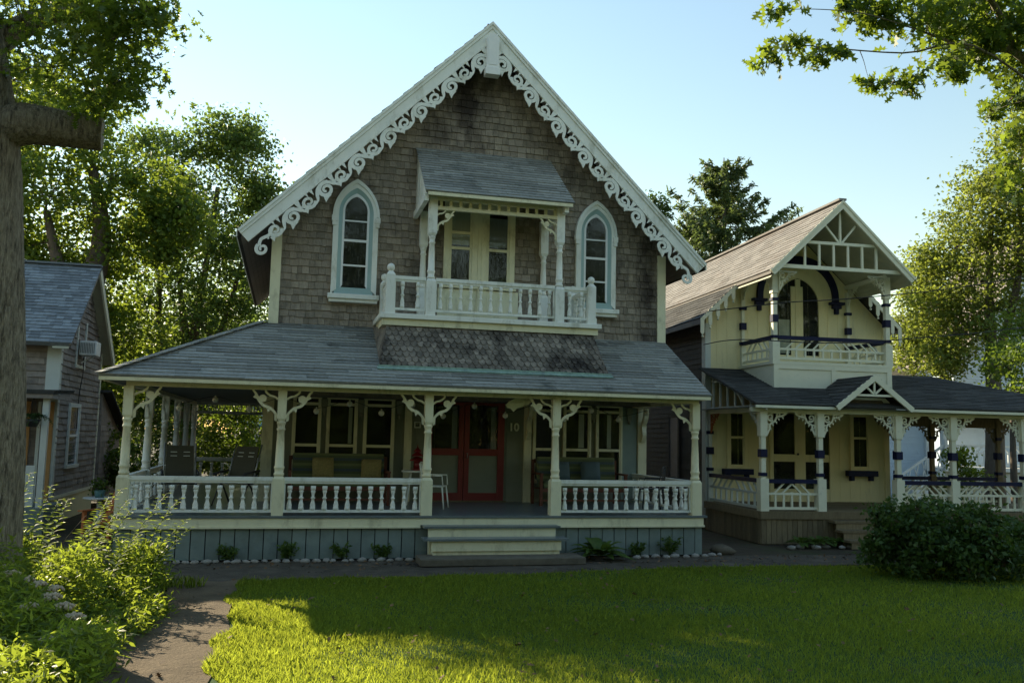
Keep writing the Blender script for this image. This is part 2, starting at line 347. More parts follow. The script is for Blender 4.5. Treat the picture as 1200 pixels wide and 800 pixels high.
def tree(name, loc, label, cat, trunk, limbs, clumps, mat, bark, leaf=.12, shape=KITE, per=900, subs=16, sub_r=.28, group=None, trunk_n=10, squash=.75, twig=True, up=.4, limb_r=.09, extra=None, ref=None):
    """trunk: [(p, r)...]; clumps: [(x,y,z,r)...]; each clump gets a limb from the nearest trunk/limb point and leafy twigs"""
    root = empty(name, loc, label, cat, group); off = V(*loc)
    mb = MB(); nodes = []
    def run(path, n):
        pts = smoothpath([tuple(p)+(r,) for p, r in path], 5 if n < 40 else 16)
        if n >= 40:
            o0 = len(mb.v); mb.tube([(p[0], p[1], p[2]) for p in pts], [p[3] for p in pts], n); nodes.extend([(V(*p[:3]), p[3]) for p in pts[len(pts)//5:]])
            for i, p in enumerate(pts):      # furrowed bark
                for k in range(n):
                    v = V(*mb.v[o0+i*n+k]); c = V(*p[:3]); a = 2*pi*k/n; q = abs(sin(a*9+2.2*sin(i*.31)+1.5*sin(i*.13+a*2)))**.6+.6*abs(sin(a*14+i*.45+2*sin(i*.21+a*3)))+.5*random.random()
                    mb.v[o0+i*n+k] = tuple(c+(v-c)*(1+(q-.95)*.05))
            return
        mb.tube([(p[0], p[1], p[2]) for p in pts], [p[3]*(1+rnd(-.05, .05)) for p in pts], n)
        nodes.extend([(V(*p[:3]), p[3]) for p in pts[len(pts)//5:]])
    run(trunk, trunk_n)
    for l in limbs: run(l, 48 if trunk_n > 40 and l is limbs[0] else 8)
    Cs = []
    for (x, y, z, r) in sorted(clumps, key=lambda c: (V(*c[:3])-nodes[-1][0]).length):
        c = V(x, y, z); low = [q for q in nodes if q[0].z < c.z+.3] or nodes
        b, br = min(low, key=lambda q: (q[0]-c).length+max(0, q[0].z-c.z)*1.5)
        L = (c-b).length; r0 = min(br*.7, limb_r*(.4+L*.12))
        if L > .05:
            mid1 = b.lerp(c, .35)+V(rnd(-.1, .1)*L, rnd(-.1, .1)*L, rnd(0, .12)*L); mid2 = b.lerp(c, .7)+V(rnd(-.08, .08)*L, rnd(-.08, .08)*L, rnd(0, .1)*L)
            run([(b, r0), (mid1, r0*.75), (mid2, r0*.5), (c, r0*.3)], 6)
        for _ in range(subs):
            d = V(*RNG.normal(size=3)); d.normalize(); d *= r*rnd(.25, 1)**.6; d.z *= squash; p = c+d
            if twig and rnd(0, 1) < .7:
                m = c.lerp(p, .5)+V(rnd(-.1, .1), rnd(-.1, .1), rnd(-.05, .15))*r
                mb.tube([c, m, p], [max(.006, r0*.28), max(.005, r0*.18), .004], 4, False)
            k = int(per/subs*rnd(.5, 1.5)*(min(6, max(.05, (r/ref)**1.9)) if ref else 1)); sr = sub_r*rnd(.7, 1.4)*(max(.5, min(1.8, r/ref)) if ref else 1)
            Cs.append(np.array(p)+RNG.normal(size=(k, 3))*np.array([sr, sr, sr*.6])*.75)
    tr = mb.build('trunk', bark, root, off)
    if extra: extra(root, off)
    C = np.concatenate(Cs)
    poly_cloud('crown', leaf_polys(C, leaf, shape, up)-np.array(loc), len(shape), mat, root)
    return root

# ================================================================== MAIN COTTAGE
OFF = V(5.55, 3.3, 0)
H1 = empty('gingerbread_cottage', OFF, 'tall grey shingled cottage with steep white gingerbread gable, balcony and wraparound porch', 'house')
XL, XR, YF, YW, YB = 1.2, 9.9, 2.2, 3.3, 12.0
APX, APZ, SL = 5.59, 11.23, .988
roofz = lambda x: APZ-SL*abs(x-APX)
FZ = .77
# upper walls: solid core plus courses of real shingles
mb = MB()
mb.prism(FRX(YF), [(XL, 3.0), (XR, 3.0), (XR, roofz(XR)-.22), (APX, APZ-.25), (XL, roofz(XL)-.22)], -(YB-YF-.5), 0)
gw = lambda v: (XL+.02, XR-.02) if v < roofz(XL)-.3 else (APX-(APZ-.3-v)/SL, APX+(APZ-.3-v)/SL)
shingles(mb, FRX(YF), gw, 4.3, 10.8, .152, .085, .21, .03, .013, gap=.008)
for x, s in ((XL, -1), (XR, 1)):
    shingles(mb, FRS(x, s), lambda v: (YF+.02, YB-.5), 3.1, 6.6, .2, .12, .3, .028)
mb.build('upper_wall', 'shingle', H1)
MB().box(5.2, YB-.5, 0, XR-.1, 18.5, 6.2).build('rear_sun_block', 'shingle', H1)  # unseen block added to keep sun off the yellow cottage's side wall
MB().prism(FRX(YB), [(4.9, 6.1), (XR+.2, 6.1), (7.5, 8.2)], -6.7, 0).build('rear_sun_block_roof', 'roof_main', H1)  # cap of the added sun-blocking box, out of view
# lower walls
mb = MB()
mb.box(XL, YW, .5, XR, YB-.5, 2.99)
for x in np.arange(XL+.3, XR-.1, .42): mb.box(x-.012, YW-.012, FZ, x+.012, YW, 2.99)
mb.build('lower_wall', 'sage', H1)
MB().box(9.31, YW-.02, FZ, 9.7, YW-.004, 2.99).build('wall_panel', 'sageblue', H1)
# main roof
mb = MB(); HW = 5.08
for s in (-1, 1):
    ez = APZ-SL*HW; t = .11
    e, a = (APX+s*HW, ez), (APX, APZ)
    mb.prism(FRX(1.66), [(a[0], a[1]-.02), (e[0], e[1]-.02), (e[0], e[1]-.02-t), (a[0], a[1]-.02-t*1.3)] if s > 0 else [(a[0], a[1]-.02), (a[0], a[1]-.02-t*1.3), (e[0], e[1]-.02-t), (e[0], e[1]-.02)], -(YB-1.66), 0)
    L = math.hypot(HW, HW*SL)
    shingles(mb, plane_frame((e[0], 1.6, e[1]), (0, 1, 0), (-s, 0, SL)), lambda v: (0, YB-1.6), 0, L, .3, .3, .9, .022, .006)
mb.beam((APX, 1.75, APZ-.0), (APX, YB, APZ-.0), .16, .04)
mb.build('main_roof', 'roof_main', H1)
mb = MB()
for s in (-1, 1):      # tongue and groove soffit under the eaves
    for i in range(12):
        d0, d1 = 4.0+i*.085, 4.08+i*.085
        if d1 > HW-.03: break
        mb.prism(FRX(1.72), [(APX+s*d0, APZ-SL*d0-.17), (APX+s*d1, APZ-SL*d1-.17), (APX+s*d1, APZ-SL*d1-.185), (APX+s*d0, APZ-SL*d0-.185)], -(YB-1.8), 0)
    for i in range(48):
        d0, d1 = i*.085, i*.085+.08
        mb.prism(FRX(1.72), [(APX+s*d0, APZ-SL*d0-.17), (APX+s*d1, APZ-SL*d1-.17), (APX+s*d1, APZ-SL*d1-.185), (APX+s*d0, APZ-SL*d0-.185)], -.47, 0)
mb.build('soffit', 'soffit', H1)
th = math.atan(SL); cs, sn = cos(th), sin(th); RL = HW/cs
def rakes(s):
    fr = (V(APX, 1.62, APZ), V(s*cs, 0, -sn), V(-s*sn, 0, -cs), V(0, -1, 0))
    mb = MB()
    def band(a, b, t):   # mitred at the apex
        mb.strip(fr, [(a*SL, a), (RL, a)], [(b*SL, b), (RL-.0, b)], -.03, t)
    band(.0, .05, .065); band(.053, .11, .045); band(.113, .27, .02); band(.273, .315, .038)
    mb.strip((V(APX+s*HW, 1.62, APZ-SL*HW), V(0, 1, 0), V(0, 0, -1), V(s, 0, 0)), [(0, .0), (YB-1.7, 0)], [(0, .13), (YB-1.7, .13)], 0, .02)
    mb.build('rake_board', 'trim', H1)
    # gingerbread scrollwork hanging below the rake board
    fr2 = (fr[0]+fr[2]*.3, fr[1], fr[2]*.87, fr[3]); mb = MB(); P = .885
    s0 = .62; k = 0
    while s0 < RL-.35:
        z = lambda: -.012+.0012*(k % 2)
        wv = smoothpath([(0, .26), (.07, .14), (.2, .045), (.34, .08), (.43, .2), (.5, .31), (.62, .34), (.74, .28), (.83, .19), (.885, .26)], 4)
        wv = [(s0+a, b) for a, b in wv if s0+a < RL-.02]
        if len(wv) > 3: mb.ribbon(fr2, wv, [.055+.02*sin(i*.5) for i in range(len(wv))], 0, .03)
        mb.ribbon(fr2, spiral(s0+.215, .23, .175, 1.55, -2.4, 1), taper(23, .09, .05), .0015, .0315)
        mb.prism(fr2, [(s0+.2, .4), (s0+.36, .33), (s0+.395, .455), (s0+.3, .415)], .003, .033)
        if s0+.7 < RL:
            mb.ribbon(fr2, spiral(s0+.665, .2, .15, 1.4, 2.6, -1), taper(23, .08, .045), .0018, .0318)
            mb.prism(fr2, [(s0+.44, 0), (s0+.52, 0), (s0+.485, .15)], .0022, .0322)
            mb.prism(fr2, [(s0+.57, 0), (s0+.63, 0), (s0+.6, .12)], .0022, .0322)
            mb.prism(fr2, [(s0+.72, .3), (s0+.84, .26), (s0+.83, .4)], .0034, .0334)
        mb.prism(fr2, [(s0-.09, 0), (s0+.03, 0), (s0+.0, .25), (s0-.03, .22)], .0026, .0326)
        mb.prism(fr2, [(s0-.04, .2), (s0+.05, .22), (s0-.05, .36)], .0038, .0338)
        s0 += P; k += 1
    e = RL-.1
    mb.ribbon(fr2, smoothpath([(e-.45, .1), (e-.3, .2), (e-.12, .16), (e, .24)], 5), .07, .004, .034)
    mb.ribbon(fr2, spiral(e+.0, .34, .13, 1.3, -1.57, 1), taper(23, .08, .04), .0045, .0345)
    mb.ribbon(fr2, smoothpath([(.34, .0), (.42, .16), (.56, .22), (.66, .3)], 5), .07, .0042, .0342)
    mb.prism(fr2, [(.36, .03), (.52, -.0), (.47, .12), (.56, .2), (.44, .18), (.38, .3), (.36, .16)], .005, .035)
    mb.build('scroll_trim', 'trim', H1)
rakes(-1); rakes(1)
MB().box(APX-.13, 1.46, 10.14, APX+.13, 1.66, APZ-.4).box(APX-.16, 1.43, 9.98, APX+.16, 1.66, 10.14).box(APX-.1, 1.45, 10.2, APX+.1, 1.46, 10.9).build('gable_pendant', 'white', H1, bevel=.012)
for x in (XL-.03, XR-.17): MB().box(x, YF-.05, 4.25, x+.2, YF+.3, 6.45).build('corner_board', 'cream', H1)

# lancet windows
def arch(w, zb, zs, za, n=12):
    """right half outline of a pointed arch from the sill up to the apex, then mirrored"""
    h = za-zs; hw = w/2; R = (hw*hw+h*h)/(2*hw); out = [(hw, zb), (hw, (zb+zs)/2)]
    a1 = math.asin(min(1, h/R))
    for i in range(n+1):
        a = a1*i/n; out.append((hw-R+R*cos(a), zs+R*sin(a)))
    out[-1] = (0, za)
    return out+[(-x, z) for x, z in out[-2::-1]]
def lancet(cx, dz):
    YL = YF-.037
    fr = (V(cx, YL, dz), V(1, 0, 0), V(0, 0, 1), V(0, -1, 0))
    A0, A1 = arch(.94, 5.12, 6.8, 7.54), arch(.72, 5.22, 6.84, 7.4)
    mb = MB(); mb.strip(fr, A0, A1, -.05, .075, tR=.085)
    H0 = [p for p in arch(.98, 5.12, 6.78, 7.59)[2:-2]]; H1_ = [p for p in arch(.86, 5.12, 6.8, 7.5)[2:-2]]
    mb.strip(fr, H0, H1_, -.05, .105)
    for s in (-1, 1):
        mb.box(cx+s*.45-.055, YL-.12, 6.66+dz, cx+s*.45+.055, YL, 6.78+dz); mb.box(cx+s*.45-.04, YL-.11, 6.57+dz, cx+s*.45+.04, YL, 6.66+dz)
    w = mb.build('lancet_window', 'trim', H1)
    MB().strip(fr, A1, arch(.54, 5.27, 6.88, 7.27), 0, .075, tR=.03).box(cx-.4, YL-.07, 5.12+dz, cx+.4, YL+.03, 5.262+dz).build('reveal', 'reveal', w)
    mb = MB(); A2, A3 = arch(.56, 5.25, 6.88, 7.29), arch(.47, 5.32, 6.9, 7.22); mb.strip(fr, A2, A3, 0, .042)
    for z, h in ((5.74, .035), (6.27, .05), (6.69, .03)): mb.box(cx-.24, YL-.046, z-h/2+dz, cx+.24, YL-.02, z+h/2+dz)
    mb.build('sash', 'white', w)
    MB().prism(fr, [p for p in A2], .022, .026).build('glass', 'glass', w)
    MB().prism(fr, [p for p in arch(.6, 5.25, 6.88, 7.31)], .0, .006).build('unlit_backing', 'dark', w)  # dark panel painted as the unlit room
    MB().box(cx-.53, YL-.17, 5.02+dz, cx+.53, YF, 5.12+dz).box(cx-.5, YL-.12, 4.95+dz, cx+.5, YF, 5.02+dz).build('sill', 'trim', w, bevel=.01)
lancet(2.86, 0.0); lancet(8.215, .0)

# balcony windows
def sash_window(parent, x0, x1, z0, z1, y, frame, mid=None, cur=None, bars=(), fw=.05, trim=.1, base=None, curmat='curtain', fr=None):
    """a flat casing with sashes, glass and a near-black panel standing in for the unlit room; y is the wall face, facing -y"""
    mb = MB(); mb.box(x0-trim, y-.06, z0, x0, y, z1+trim).box(x1, y-.06, z0, x1+trim, y, z1+trim).box(x0, y-.06, z1, x1, y, z1+trim)
    w = mb.build('window', frame, parent)
    mb = MB()
    mb.box(x0, y-.045, z0, x0+fw, y-.012, z1).box(x1-fw, y-.045, z0, x1, y-.012, z1).box(x0+fw, y-.045, z0, x1-fw, y-.012, z0+fw*1.3).box(x0+fw, y-.045, z1-fw, x1-fw, y-.012, z1)
    for z in ([mid] if mid else [])+list(bars): mb.box(x0+fw, y-.048, z-.03, x1-fw, y-.012, z+.03)
    mb.build('sash', frame, w)
    MB().box(x0+.01, y-.028, z0+.01, x1-.01, y-.024, z1-.01).build('glass', 'glass', w)
    MB().box(x0, y-.006, z0, x1, y-.001, z1).build('unlit_backing', 'dark', w)
    if cur:
        mb = MB()
        for a, b, c, d in cur: mb.box(a, y-.02, c, b, y-.01, d)
        mb.build('curtain', curmat, w)
    MB().box(x0-trim-.03, y-.1, z0-.05, x1+trim+.03, y, z0).build('sill', frame, w)
    return w
w = sash_window(H1, 4.87, 5.37, 5.45, 7.2, YF-.037, 'cream', 6.28, [(4.9, 5.34, 6.36, 7.16)], (6.62,), .05, .12)
w2 = sash_window(H1, 5.7, 6.21, 5.45, 7.2, YF-.037, 'cream', 6.28, [(5.76, 6.16, 6.36, 7.0)], (), .05, .12, curmat='curtain_b')
MB().box(5.5, YF-.1, 4.62, 5.57, YF-.001, 7.3).box(4.65, YF-.07, 4.62, 6.43, YF-.001, 5.38).box(4.85, YF-.085, 4.75, 5.35, YF-.07, 5.25).box(5.72, YF-.085, 4.75, 6.22, YF-.07, 5.25).box(5.37, YF-.09, 5.38, 5.7, YF-.001, 7.3).build('apron_panel', 'cream', H1)

# balcony
BX0, BX1, BY = 3.36, 7.82, .79
mb = MB().box(BX0-.06, BY-.05, 4.5, BX1+.06, YF, 4.6).build('balcony_floor', 'trim', H1, bevel=.01)
MB().box(BX0, BY+.02, 4.37, BX1, YF, 4.497).build('balcony_fascia', 'cream', H1)
# flared base clad in pointed shingles
mb = MB(); fl = .06
b0, b1, t0, t1 = V(BX0-fl, .27, 3.47), V(BX1+fl, .27, 3.47), V(BX0+.1, BY+.08, 4.37), V(BX1-.1, BY+.08, 4.37)
c0, c1 = V(BX0-fl, YF, 4.46), V(BX1+fl, YF, 4.46); d0, d1 = V(BX0+.1, YF, 4.37), V(BX1-.1, YF, 4.37)
mb.add([b0, b1, t1, t0, d0, d1, c0, c1], [(0, 1, 2, 3), (0, 3, 4, 6), (1, 7, 5, 2)])
mid = (b0+b1)/2; up = V(0, t0.y-b0.y, t0.z-b0.z); H = up.length
fr = (V(APX, b0.y, b0.z), V(1, 0, 0), up.normalized(), V(0, -up.z, up.y).normalized())
bw, tw = (b1.x-b0.x)/2, (t1.x-t0.x)/2
shingles(mb, fr, lambda v: (mid.x-APX-bw+(bw-tw)*v/H, mid.x-APX+bw-(bw-tw)*v/H), .03, H, .128, .128, .134, .02, .004, tip=.095, stag=.0655)
for q, t, c, d, s in ((b0, t0, c0, d0, -1), (b1, t1, c1, d1, 1)):
    W = V(t.x-q.x, 0, t.z-q.z); U = V(0, 1, 0); Hs = W.length; n = V(s*W.z, 0, -s*W.x).normalized()
    shingles(mb, (V(q.x, q.y, q.z), U, W.normalized(), n), lambda v: ((t.y-q.y)*v/Hs, max((t.y-q.y)*v/Hs+.01, 2.0*min(1, v/Hs+.08))), .03, Hs, .128, .128, .134, .02, .004)
mb.build('balcony_base', 'fish', H1)
MB().beam((BX0-fl-.06, .225, 3.478), (BX1+fl+.06, .225, 3.478), .1, .02, (0, -.5, 1)).beam((BX0-fl-.04, .27, 3.515), (BX1+fl+.04, .27, 3.515), .02, .05).build('flashing', 'copper', H1)

BAL = [(0, .034), (.10, .034), (.105, .022), (.125, .03), (.15, .03), (.2, .02), (.28, .017), (.3, .03), (.325, .03), (.34, .018), (.4, .022), (.5, .036), (.54, .03), (.55, .036), (.62, .036)]
def lathe_flip(h, sc=1.0): return [((.62-z)/.62*h, r*sc) for z, r in BAL[::-1]]
def make_baluster(h, mat, sc=1.0):
    o = MB().lathe(0, 0, lathe_flip(h, sc), 8).build('baluster', mat, None, ZERO); COL.objects.unlink(o); return o
def railing(parent, p, q, z0, z1, mat, nb, proto, off, capw=.1, low=.045, caph=.07, capmat=None):
    """turned balustrade from p to q; each baluster a sub-part"""
    p, q = V(*p), V(*q); mb = MB()
    mb.beam((p.x, p.y, z1-caph/2), (q.x, q.y, z1-caph/2), capw, caph)
    mb.beam((p.x, p.y, z1-caph-.02), (q.x, q.y, z1-caph-.02), capw*.6, .039)
    mb.beam((p.x, p.y, z0+low/2), (q.x, q.y, z0+low/2), .07, low)
    for e in (p.lerp(q, .006), p.lerp(q, .994)): mb.box(e.x-.012, e.y-.012, z0+low, e.x+.012, e.y+.012, z1-caph-.04)
    r = mb.build('railing', mat, parent, off)
    for i in range(nb):
        b = proto.copy(); COL.objects.link(b); b.parent = r
        pt = p.lerp(q, (i+.5)/nb); b.location = V(pt.x, pt.y, z0+low)-off
    return r
bal1 = make_baluster(1.30-FZ-.05-.045-.011, 'trim', 1.35)
bal2 = make_baluster(5.36-4.68-.045-.11, 'trim', 1.25)
newel_prof = [(0, .03), (.02, .06), (.05, .085), (.1, .095), (.15, .085), (.18, .05), (.195, .01)]
def newel(x, y):
    mb = MB().box(x-.1, y-.1, 4.6, x+.1, y+.1, 4.72).box(x-.085, y-.085, 4.72, x+.085, y+.085, 5.38)
    mb.add([(x-.085, y-.085, 5.38), (x+.085, y-.085, 5.38), (x+.085, y+.085, 5.38), (x-.085, y+.085, 5.38), (x-.04, y-.04, 5.45), (x+.04, y-.04, 5.45), (x+.04, y+.04, 5.45), (x-.04, y+.04, 5.45)], [(0,1,5,4),(1,2,6,5),(2,3,7,6),(3,0,4,7),(4,5,6,7)])
    n = mb.build('newel_post', 'trim', H1)
    MB().lathe(x, y, [(5.44+z*.85, r*.8) for z, r in newel_prof], 12).build('ball_finial', 'trim', n)
for x in (3.5, 7.68): newel(x, .88); newel(x, 2.1)
def turned_post(name, mat, base_w, top_w, h, zb, zt, r, parent=None):
    """square base to zb, turned shaft, square block above zt, all from local 0 to h"""
    mb = MB(); a, b = base_w/2, top_w/2
    mb.box(-a, -a, 0, a, a, zb-.05); c = a*.72
    mb.add([(-a, -a, zb-.05), (a, -a, zb-.05), (a, a, zb-.05), (-a, a, zb-.05), (-c, -c, zb), (c, -c, zb), (c, c, zb), (-c, c, zb)], [(0,1,5,4),(1,2,6,5),(2,3,7,6),(3,0,4,7)])
    L = zt-zb; R = r
    prof = [(zb, R*1.0), (zb+.02, R*1.15), (zb+.05, R*1.15), (zb+.065, R*.95), (zb+.12, R*1.05), (zb+.14, R*1.18), (zb+.165, R*1.18), (zb+.18, R*1.02),
            (zb+L*.5, R*.94), (zt-.17, R*.78), (zt-.155, R*.98), (zt-.13, R*.98), (zt-.115, R*.8), (zt-.06, R*.86), (zt-.045, R*1.0), (zt-.015, R*1.0), (zt, R*.9)]
    mb.lathe(0, 0, prof, 14)
    c = b*.7
    mb.add([(-c, -c, zt-.01), (c, -c, zt-.01), (c, c, zt-.01), (-c, c, zt-.01), (-b, -b, zt+.05), (b, -b, zt+.05), (b, b, zt+.05), (-b, b, zt+.05)], [(0,1,5,4),(1,2,6,5),(2,3,7,6),(3,0,4,7)])
    mb.box(-b, -b, zt+.05, b, b, h)
    return mb.build(name, mat, parent, ZERO)
bp = turned_post('balcony_post', 'trim', .19, .17, 2.4, .74, 1.62, .068)
bp.parent = H1; bp.location = V(4.3, .88, 4.6)-OFF
for x, y in ((6.98, .88), (4.3, 2.08), (6.98, 2.08)): copy_tree(bp, H1, V(x, y, 4.6)-OFF)
railing(H1, (3.59, .88, 0), (4.2, .88, 0), 4.68, 5.36, 'trim', 2, bal2, OFF)
railing(H1, (4.4, .88, 0), (6.88, .88, 0), 4.68, 5.36, 'trim', 12, bal2, OFF)
railing(H1, (7.08, .88, 0), (7.6, .88, 0), 4.68, 5.36, 'trim', 2, bal2, OFF)
for x in (3.5, 7.68): railing(H1, (x, .97, 0), (x, 2.0, 0), 4.68, 5.36, 'trim', 4, bal2, OFF)
# hood over the balcony
HX0, HX1 = 4.1, 7.1; ey, ez, ty, tz = .52, 7.06, YF+.01, 8.46
mb = MB(); W = V(0, ty-ey, tz-ez); n = V(0, -W.z, W.y).normalized()
fr = (V(0, ey, ez), V(1, 0, 0), W.normalized(), n)
mb.prism(fr, [(HX0, -.02), (HX1+.06, -.02), (HX1, W.length), (HX0, W.length)], -.05, 0)
shingles(mb, fr, lambda v: (HX0-.02, HX1+.08-.06*v/W.length), -.03, W.length, .125, .3, .8, .02, .006)
mb.build('hood_roof', 'roof', H1)
for x in (HX0+.02, HX1-.06):
    mb = MB()
    mb.prism(FRS(x, 1), [(ey+.05, ez-.06), (YF-.01, ez-.06), (YF-.01, tz-.12)], 0, .04)
    mb.beam((x, ey+.08, ez-.13), (x, YF-.01, ez-.13), .09, .14)
    for k in range(4): mb.box(x-.012 if x < 5 else x+.04, ey+.45+k*.28, ez-.05, x-.001 if x < 5 else x+.052, ey+.47+k*.28, ez+.05+k*.26)
    mb.build('hood_cheek', 'trim', H1)
mb = MB(); y = .86
mb.box(HX0+.1, y-.06, 6.96, HX1-.02, y+.06, 7.03).box(HX0+.24, y-.035, 6.76, HX1-.16, y+.035, 6.83)
k = HX0+.36
while k < HX1-.2: mb.box(k-.03, y-.02, 6.83, k+.03, y+.02, 6.96); k += .2
mb.box(HX0+.04, ey-.02, ez-.1, HX1+.04, ey+.015, ez-.035)
mb.build('hood_frieze', 'cream', H1)
def corner_bracket(name, mat, parent, loc, U, size, N_=None, thick=.03, style=0):
    """scroll bracket in the plane of U (out from the post) and -z; local origin at the post's top corner"""
    U = V(*U).normalized(); Nn = U.cross(V(0, 0, 1)); fr = (V(*loc), U, V(0, 0, -1), Nn); mb = MB(); s = size; t = thick/2
    if style == 0:      # curved bracket with a round boss and tail
        mb.ribbon(fr, smoothpath([(.0, 1.1*s), (.1*s, .9*s), (.3*s, .72*s), (.56*s, .62*s), (.74*s, .42*s), (.86*s, .18*s), (1.0*s, .0)], 5), [.08*s+.035*s*sin(i/30*pi) for i in range(31)], -t, t)
        mb.prism(fr, [(.6*s+.155*s*cos(a*pi/6), .34*s+.155*s*sin(a*pi/6)) for a in range(12)], -t-.003, t+.003)
        mb.ribbon(fr, smoothpath([(0, .36*s), (.14*s, .26*s), (.3*s, .22*s), (.46*s, .1*s), (.5*s, .0)], 4), .085*s, -t+.002, t-.002)
        mb.prism(fr, [(.74*s, .42*s), (.98*s, .3*s), (.86*s, .16*s)], -t+.004, t-.004)
        mb.prism(fr, [(.0, 1.0*s), (.12*s, .92*s), (.1*s, 1.22*s), (.0, 1.28*s)], -t+.005, t-.005)
        mb.prism(fr, [(.26*s, .78*s), (.42*s, .72*s), (.38*s, .9*s)], -t+.005, t-.005)
    else:               # lacy sawn bracket
        mb.ribbon(fr, [(0, .035*s), (1.15*s, .035*s)], .07*s, -t, t); mb.ribbon(fr, [(.035*s, .07*s), (.035*s, 1.15*s)], .07*s, -t, t)
        mb.ribbon(fr, smoothpath([(.07*s, 1.1*s), (.2*s, .82*s), (.24*s, .6*s), (.42*s, .5*s), (.52*s, .4*s), (.6*s, .24*s), (.84*s, .2*s), (1.1*s, .07*s)], 4), .085*s, -t+.003, t-.003)
        mb.ribbon(fr, spiral(.26*s, .26*s, .19*s, 1.3, .8), taper(23, .09*s, .05*s), -t+.005, t-.005)
        mb.ribbon(fr, spiral(.7*s, .15*s, .11*s, 1.1, 2.5), taper(23, .07*s, .04*s), -t+.006, t-.006)
        mb.ribbon(fr, spiral(.15*s, .7*s, .11*s, 1.1, -1, -1), taper(23, .07*s, .04*s), -t+.006, t-.006)
        for a, b in ((.24, .82), (.36, .62), (.55, .5), (.68, .34), (.9, .27)):
            mb.prism(fr, [((a-.06)*s, (b-.05)*s), ((a+.06)*s, (b-.03)*s), ((a+.05)*s, (b+.09)*s)], -t+.008, t-.008)
    return mb.build(name, mat, parent, ZERO)
for x, d in ((4.3, 1), (6.98, -1)):
    corner_bracket('hood_bracket', 'cream', H1, V(x+d*.08, .86, 6.77)-OFF, (d, 0, 0), .36)
    corner_bracket('hood_bracket', 'cream', H1, V(x, .97, 6.8)-OFF, (0, 1, 0), .36)

# porch: roof, ceiling, floor, skirting
EX0, EX1, EY, EZ = -1.48, 9.82, -.36, 3.14; TY, TZ = YF, 4.46; PB = 11.75
sl = (TZ-EZ)/(TY-EY); HR = TY-EY
mb = MB()
frF = plane_frame((0, EY, EZ), (1, 0, 0), (0, HR, TZ-EZ)); LF = math.hypot(HR, TZ-EZ)
mb.prism(frF, [(EX0, 0), (EX1, 0), (EX1+.1, LF), (EX0+HR, LF)], -.04, 0)
shingles(mb, frF, lambda v: (EX0+HR*v/LF, EX1+.1*v/LF), 0, LF, .145, .35, 1.3, .02, .008)
frL = plane_frame((EX0, 0, EZ), (0, 1, 0), (HR, 0, TZ-EZ))
mb.prism(frL, [(EY, 0), (PB, 0), (PB, LF), (EY+HR, LF)], -.04, 0)
shingles(mb, frL, lambda v: (EY+HR*v/LF, PB), 0, LF, .145, .35, 1.3, .02, .008)
p0, p1 = V(EX0, EY, EZ+.012), V(EX0+HR, TY, TZ+.012); nseg = 20
for i in range(nseg):      # hip cap shingles
    a, b = p0.lerp(p1, i/nseg), p0.lerp(p1, (i+1.15)/nseg); mb.beam(a+V(0, 0, .022), b+V(0, 0, .01), .22, .012)
pr = mb.build('porch_roof', 'roof', H1)
MB().box(EX0+.02, EY+.012, EZ-.09, EX1-.02, EY+.05, EZ-.03).box(EX0+.02, EY+.05, EZ-.09, EX0+.06, PB, EZ-.03).box(EX1-.06, EY+.05, EZ-.09, EX1-.02, YW, EZ-.03).build('eave_fascia', 'cream', H1)
mb = MB(); y = EY+.06
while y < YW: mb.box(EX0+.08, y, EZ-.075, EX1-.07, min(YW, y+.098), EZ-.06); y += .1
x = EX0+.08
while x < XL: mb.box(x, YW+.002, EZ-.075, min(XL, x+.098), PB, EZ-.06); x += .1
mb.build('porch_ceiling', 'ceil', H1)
BZ0, BZ1 = 2.98, EZ-.078
mb = MB().box(-1.07, -.05, BZ0, 9.69, .05, BZ1).box(-1.07, .05, BZ0, -.97, 11.4, BZ1).box(9.59, .05, BZ0, 9.69, YW, BZ1).build('porch_beam', 'cream', H1)
mb = MB(); y = -.14
while y < 11.6:
    mb.box(-1.2, y, FZ-.04, XL if y > YW else 9.82, y+.096, FZ); y += .1
mb.build('porch_floor', 'deck', H1)
MB().box(-1.12, -.115, .56, 4.1, -.06, .725).box(6.72, -.115, .56, 9.75, -.06, .725).box(4.1, -.115, .6, 6.72, -.06, .725).box(-1.15, -.135, .55, 4.1, -.09, .585).box(6.72, -.135, .55, 9.77, -.09, .585).box(-1.16, -.06, .56, -1.1, 11.5, .725).box(9.72, -.06, .56, 9.78, YW, .725).build('floor_fascia', 'cream', H1)
for xa, xb in ((-1.08, 4.2), (6.68, 9.7)):
    mb = MB(); x = xa
    while x < xb-.05: mb.box(x, -.06-rnd(0, .006), .01, min(x+.226, xb+.04), -.02, .56); x += .243
    mb.build('skirting', 'blue', H1)
mb = MB()
y = .0
while y < 11.3: mb.box(-1.12, y, .01, -1.08, y+.236, .56); y += .243
mb.build('skirting', 'blue', H1); mb = MB(); y = .0
while y < 3.2: mb.box(9.7, y, .01, 9.74, y+.236, .56); y += .243
mb.build('skirting', 'blue', H1)
MB().box(-1.05, .0, .0, 9.68, .06, .58).box(-1.05, .06, 0, -1.0, 11.3, .58).build('skirting_shade', 'dark', H1)  # near-black sheet paints the shade seen between the skirting boards
st = MB().box(4.2, -.4, .42, 6.6, -.37, .575).box(4.22, -.7, .2, 6.62, -.67, .385).build('step_riser', 'cream', H1)
mb = MB().box(4.12, -.45, .575, 6.68, -.116, .61).box(4.08, -.76, .385, 6.75, -.37, .42).build('step_tread', 'deck', H1)
MB().box(4.24, -.36, .02, 6.58, -.12, .57).box(4.26, -.66, .02, 6.6, -.37, .38).build('step_stringer', 'cream', H1)
MB().box(3.97, -1.15, .0, 6.95, -.5, .13).build('stone_step', 'stone', H1, bevel=.02)

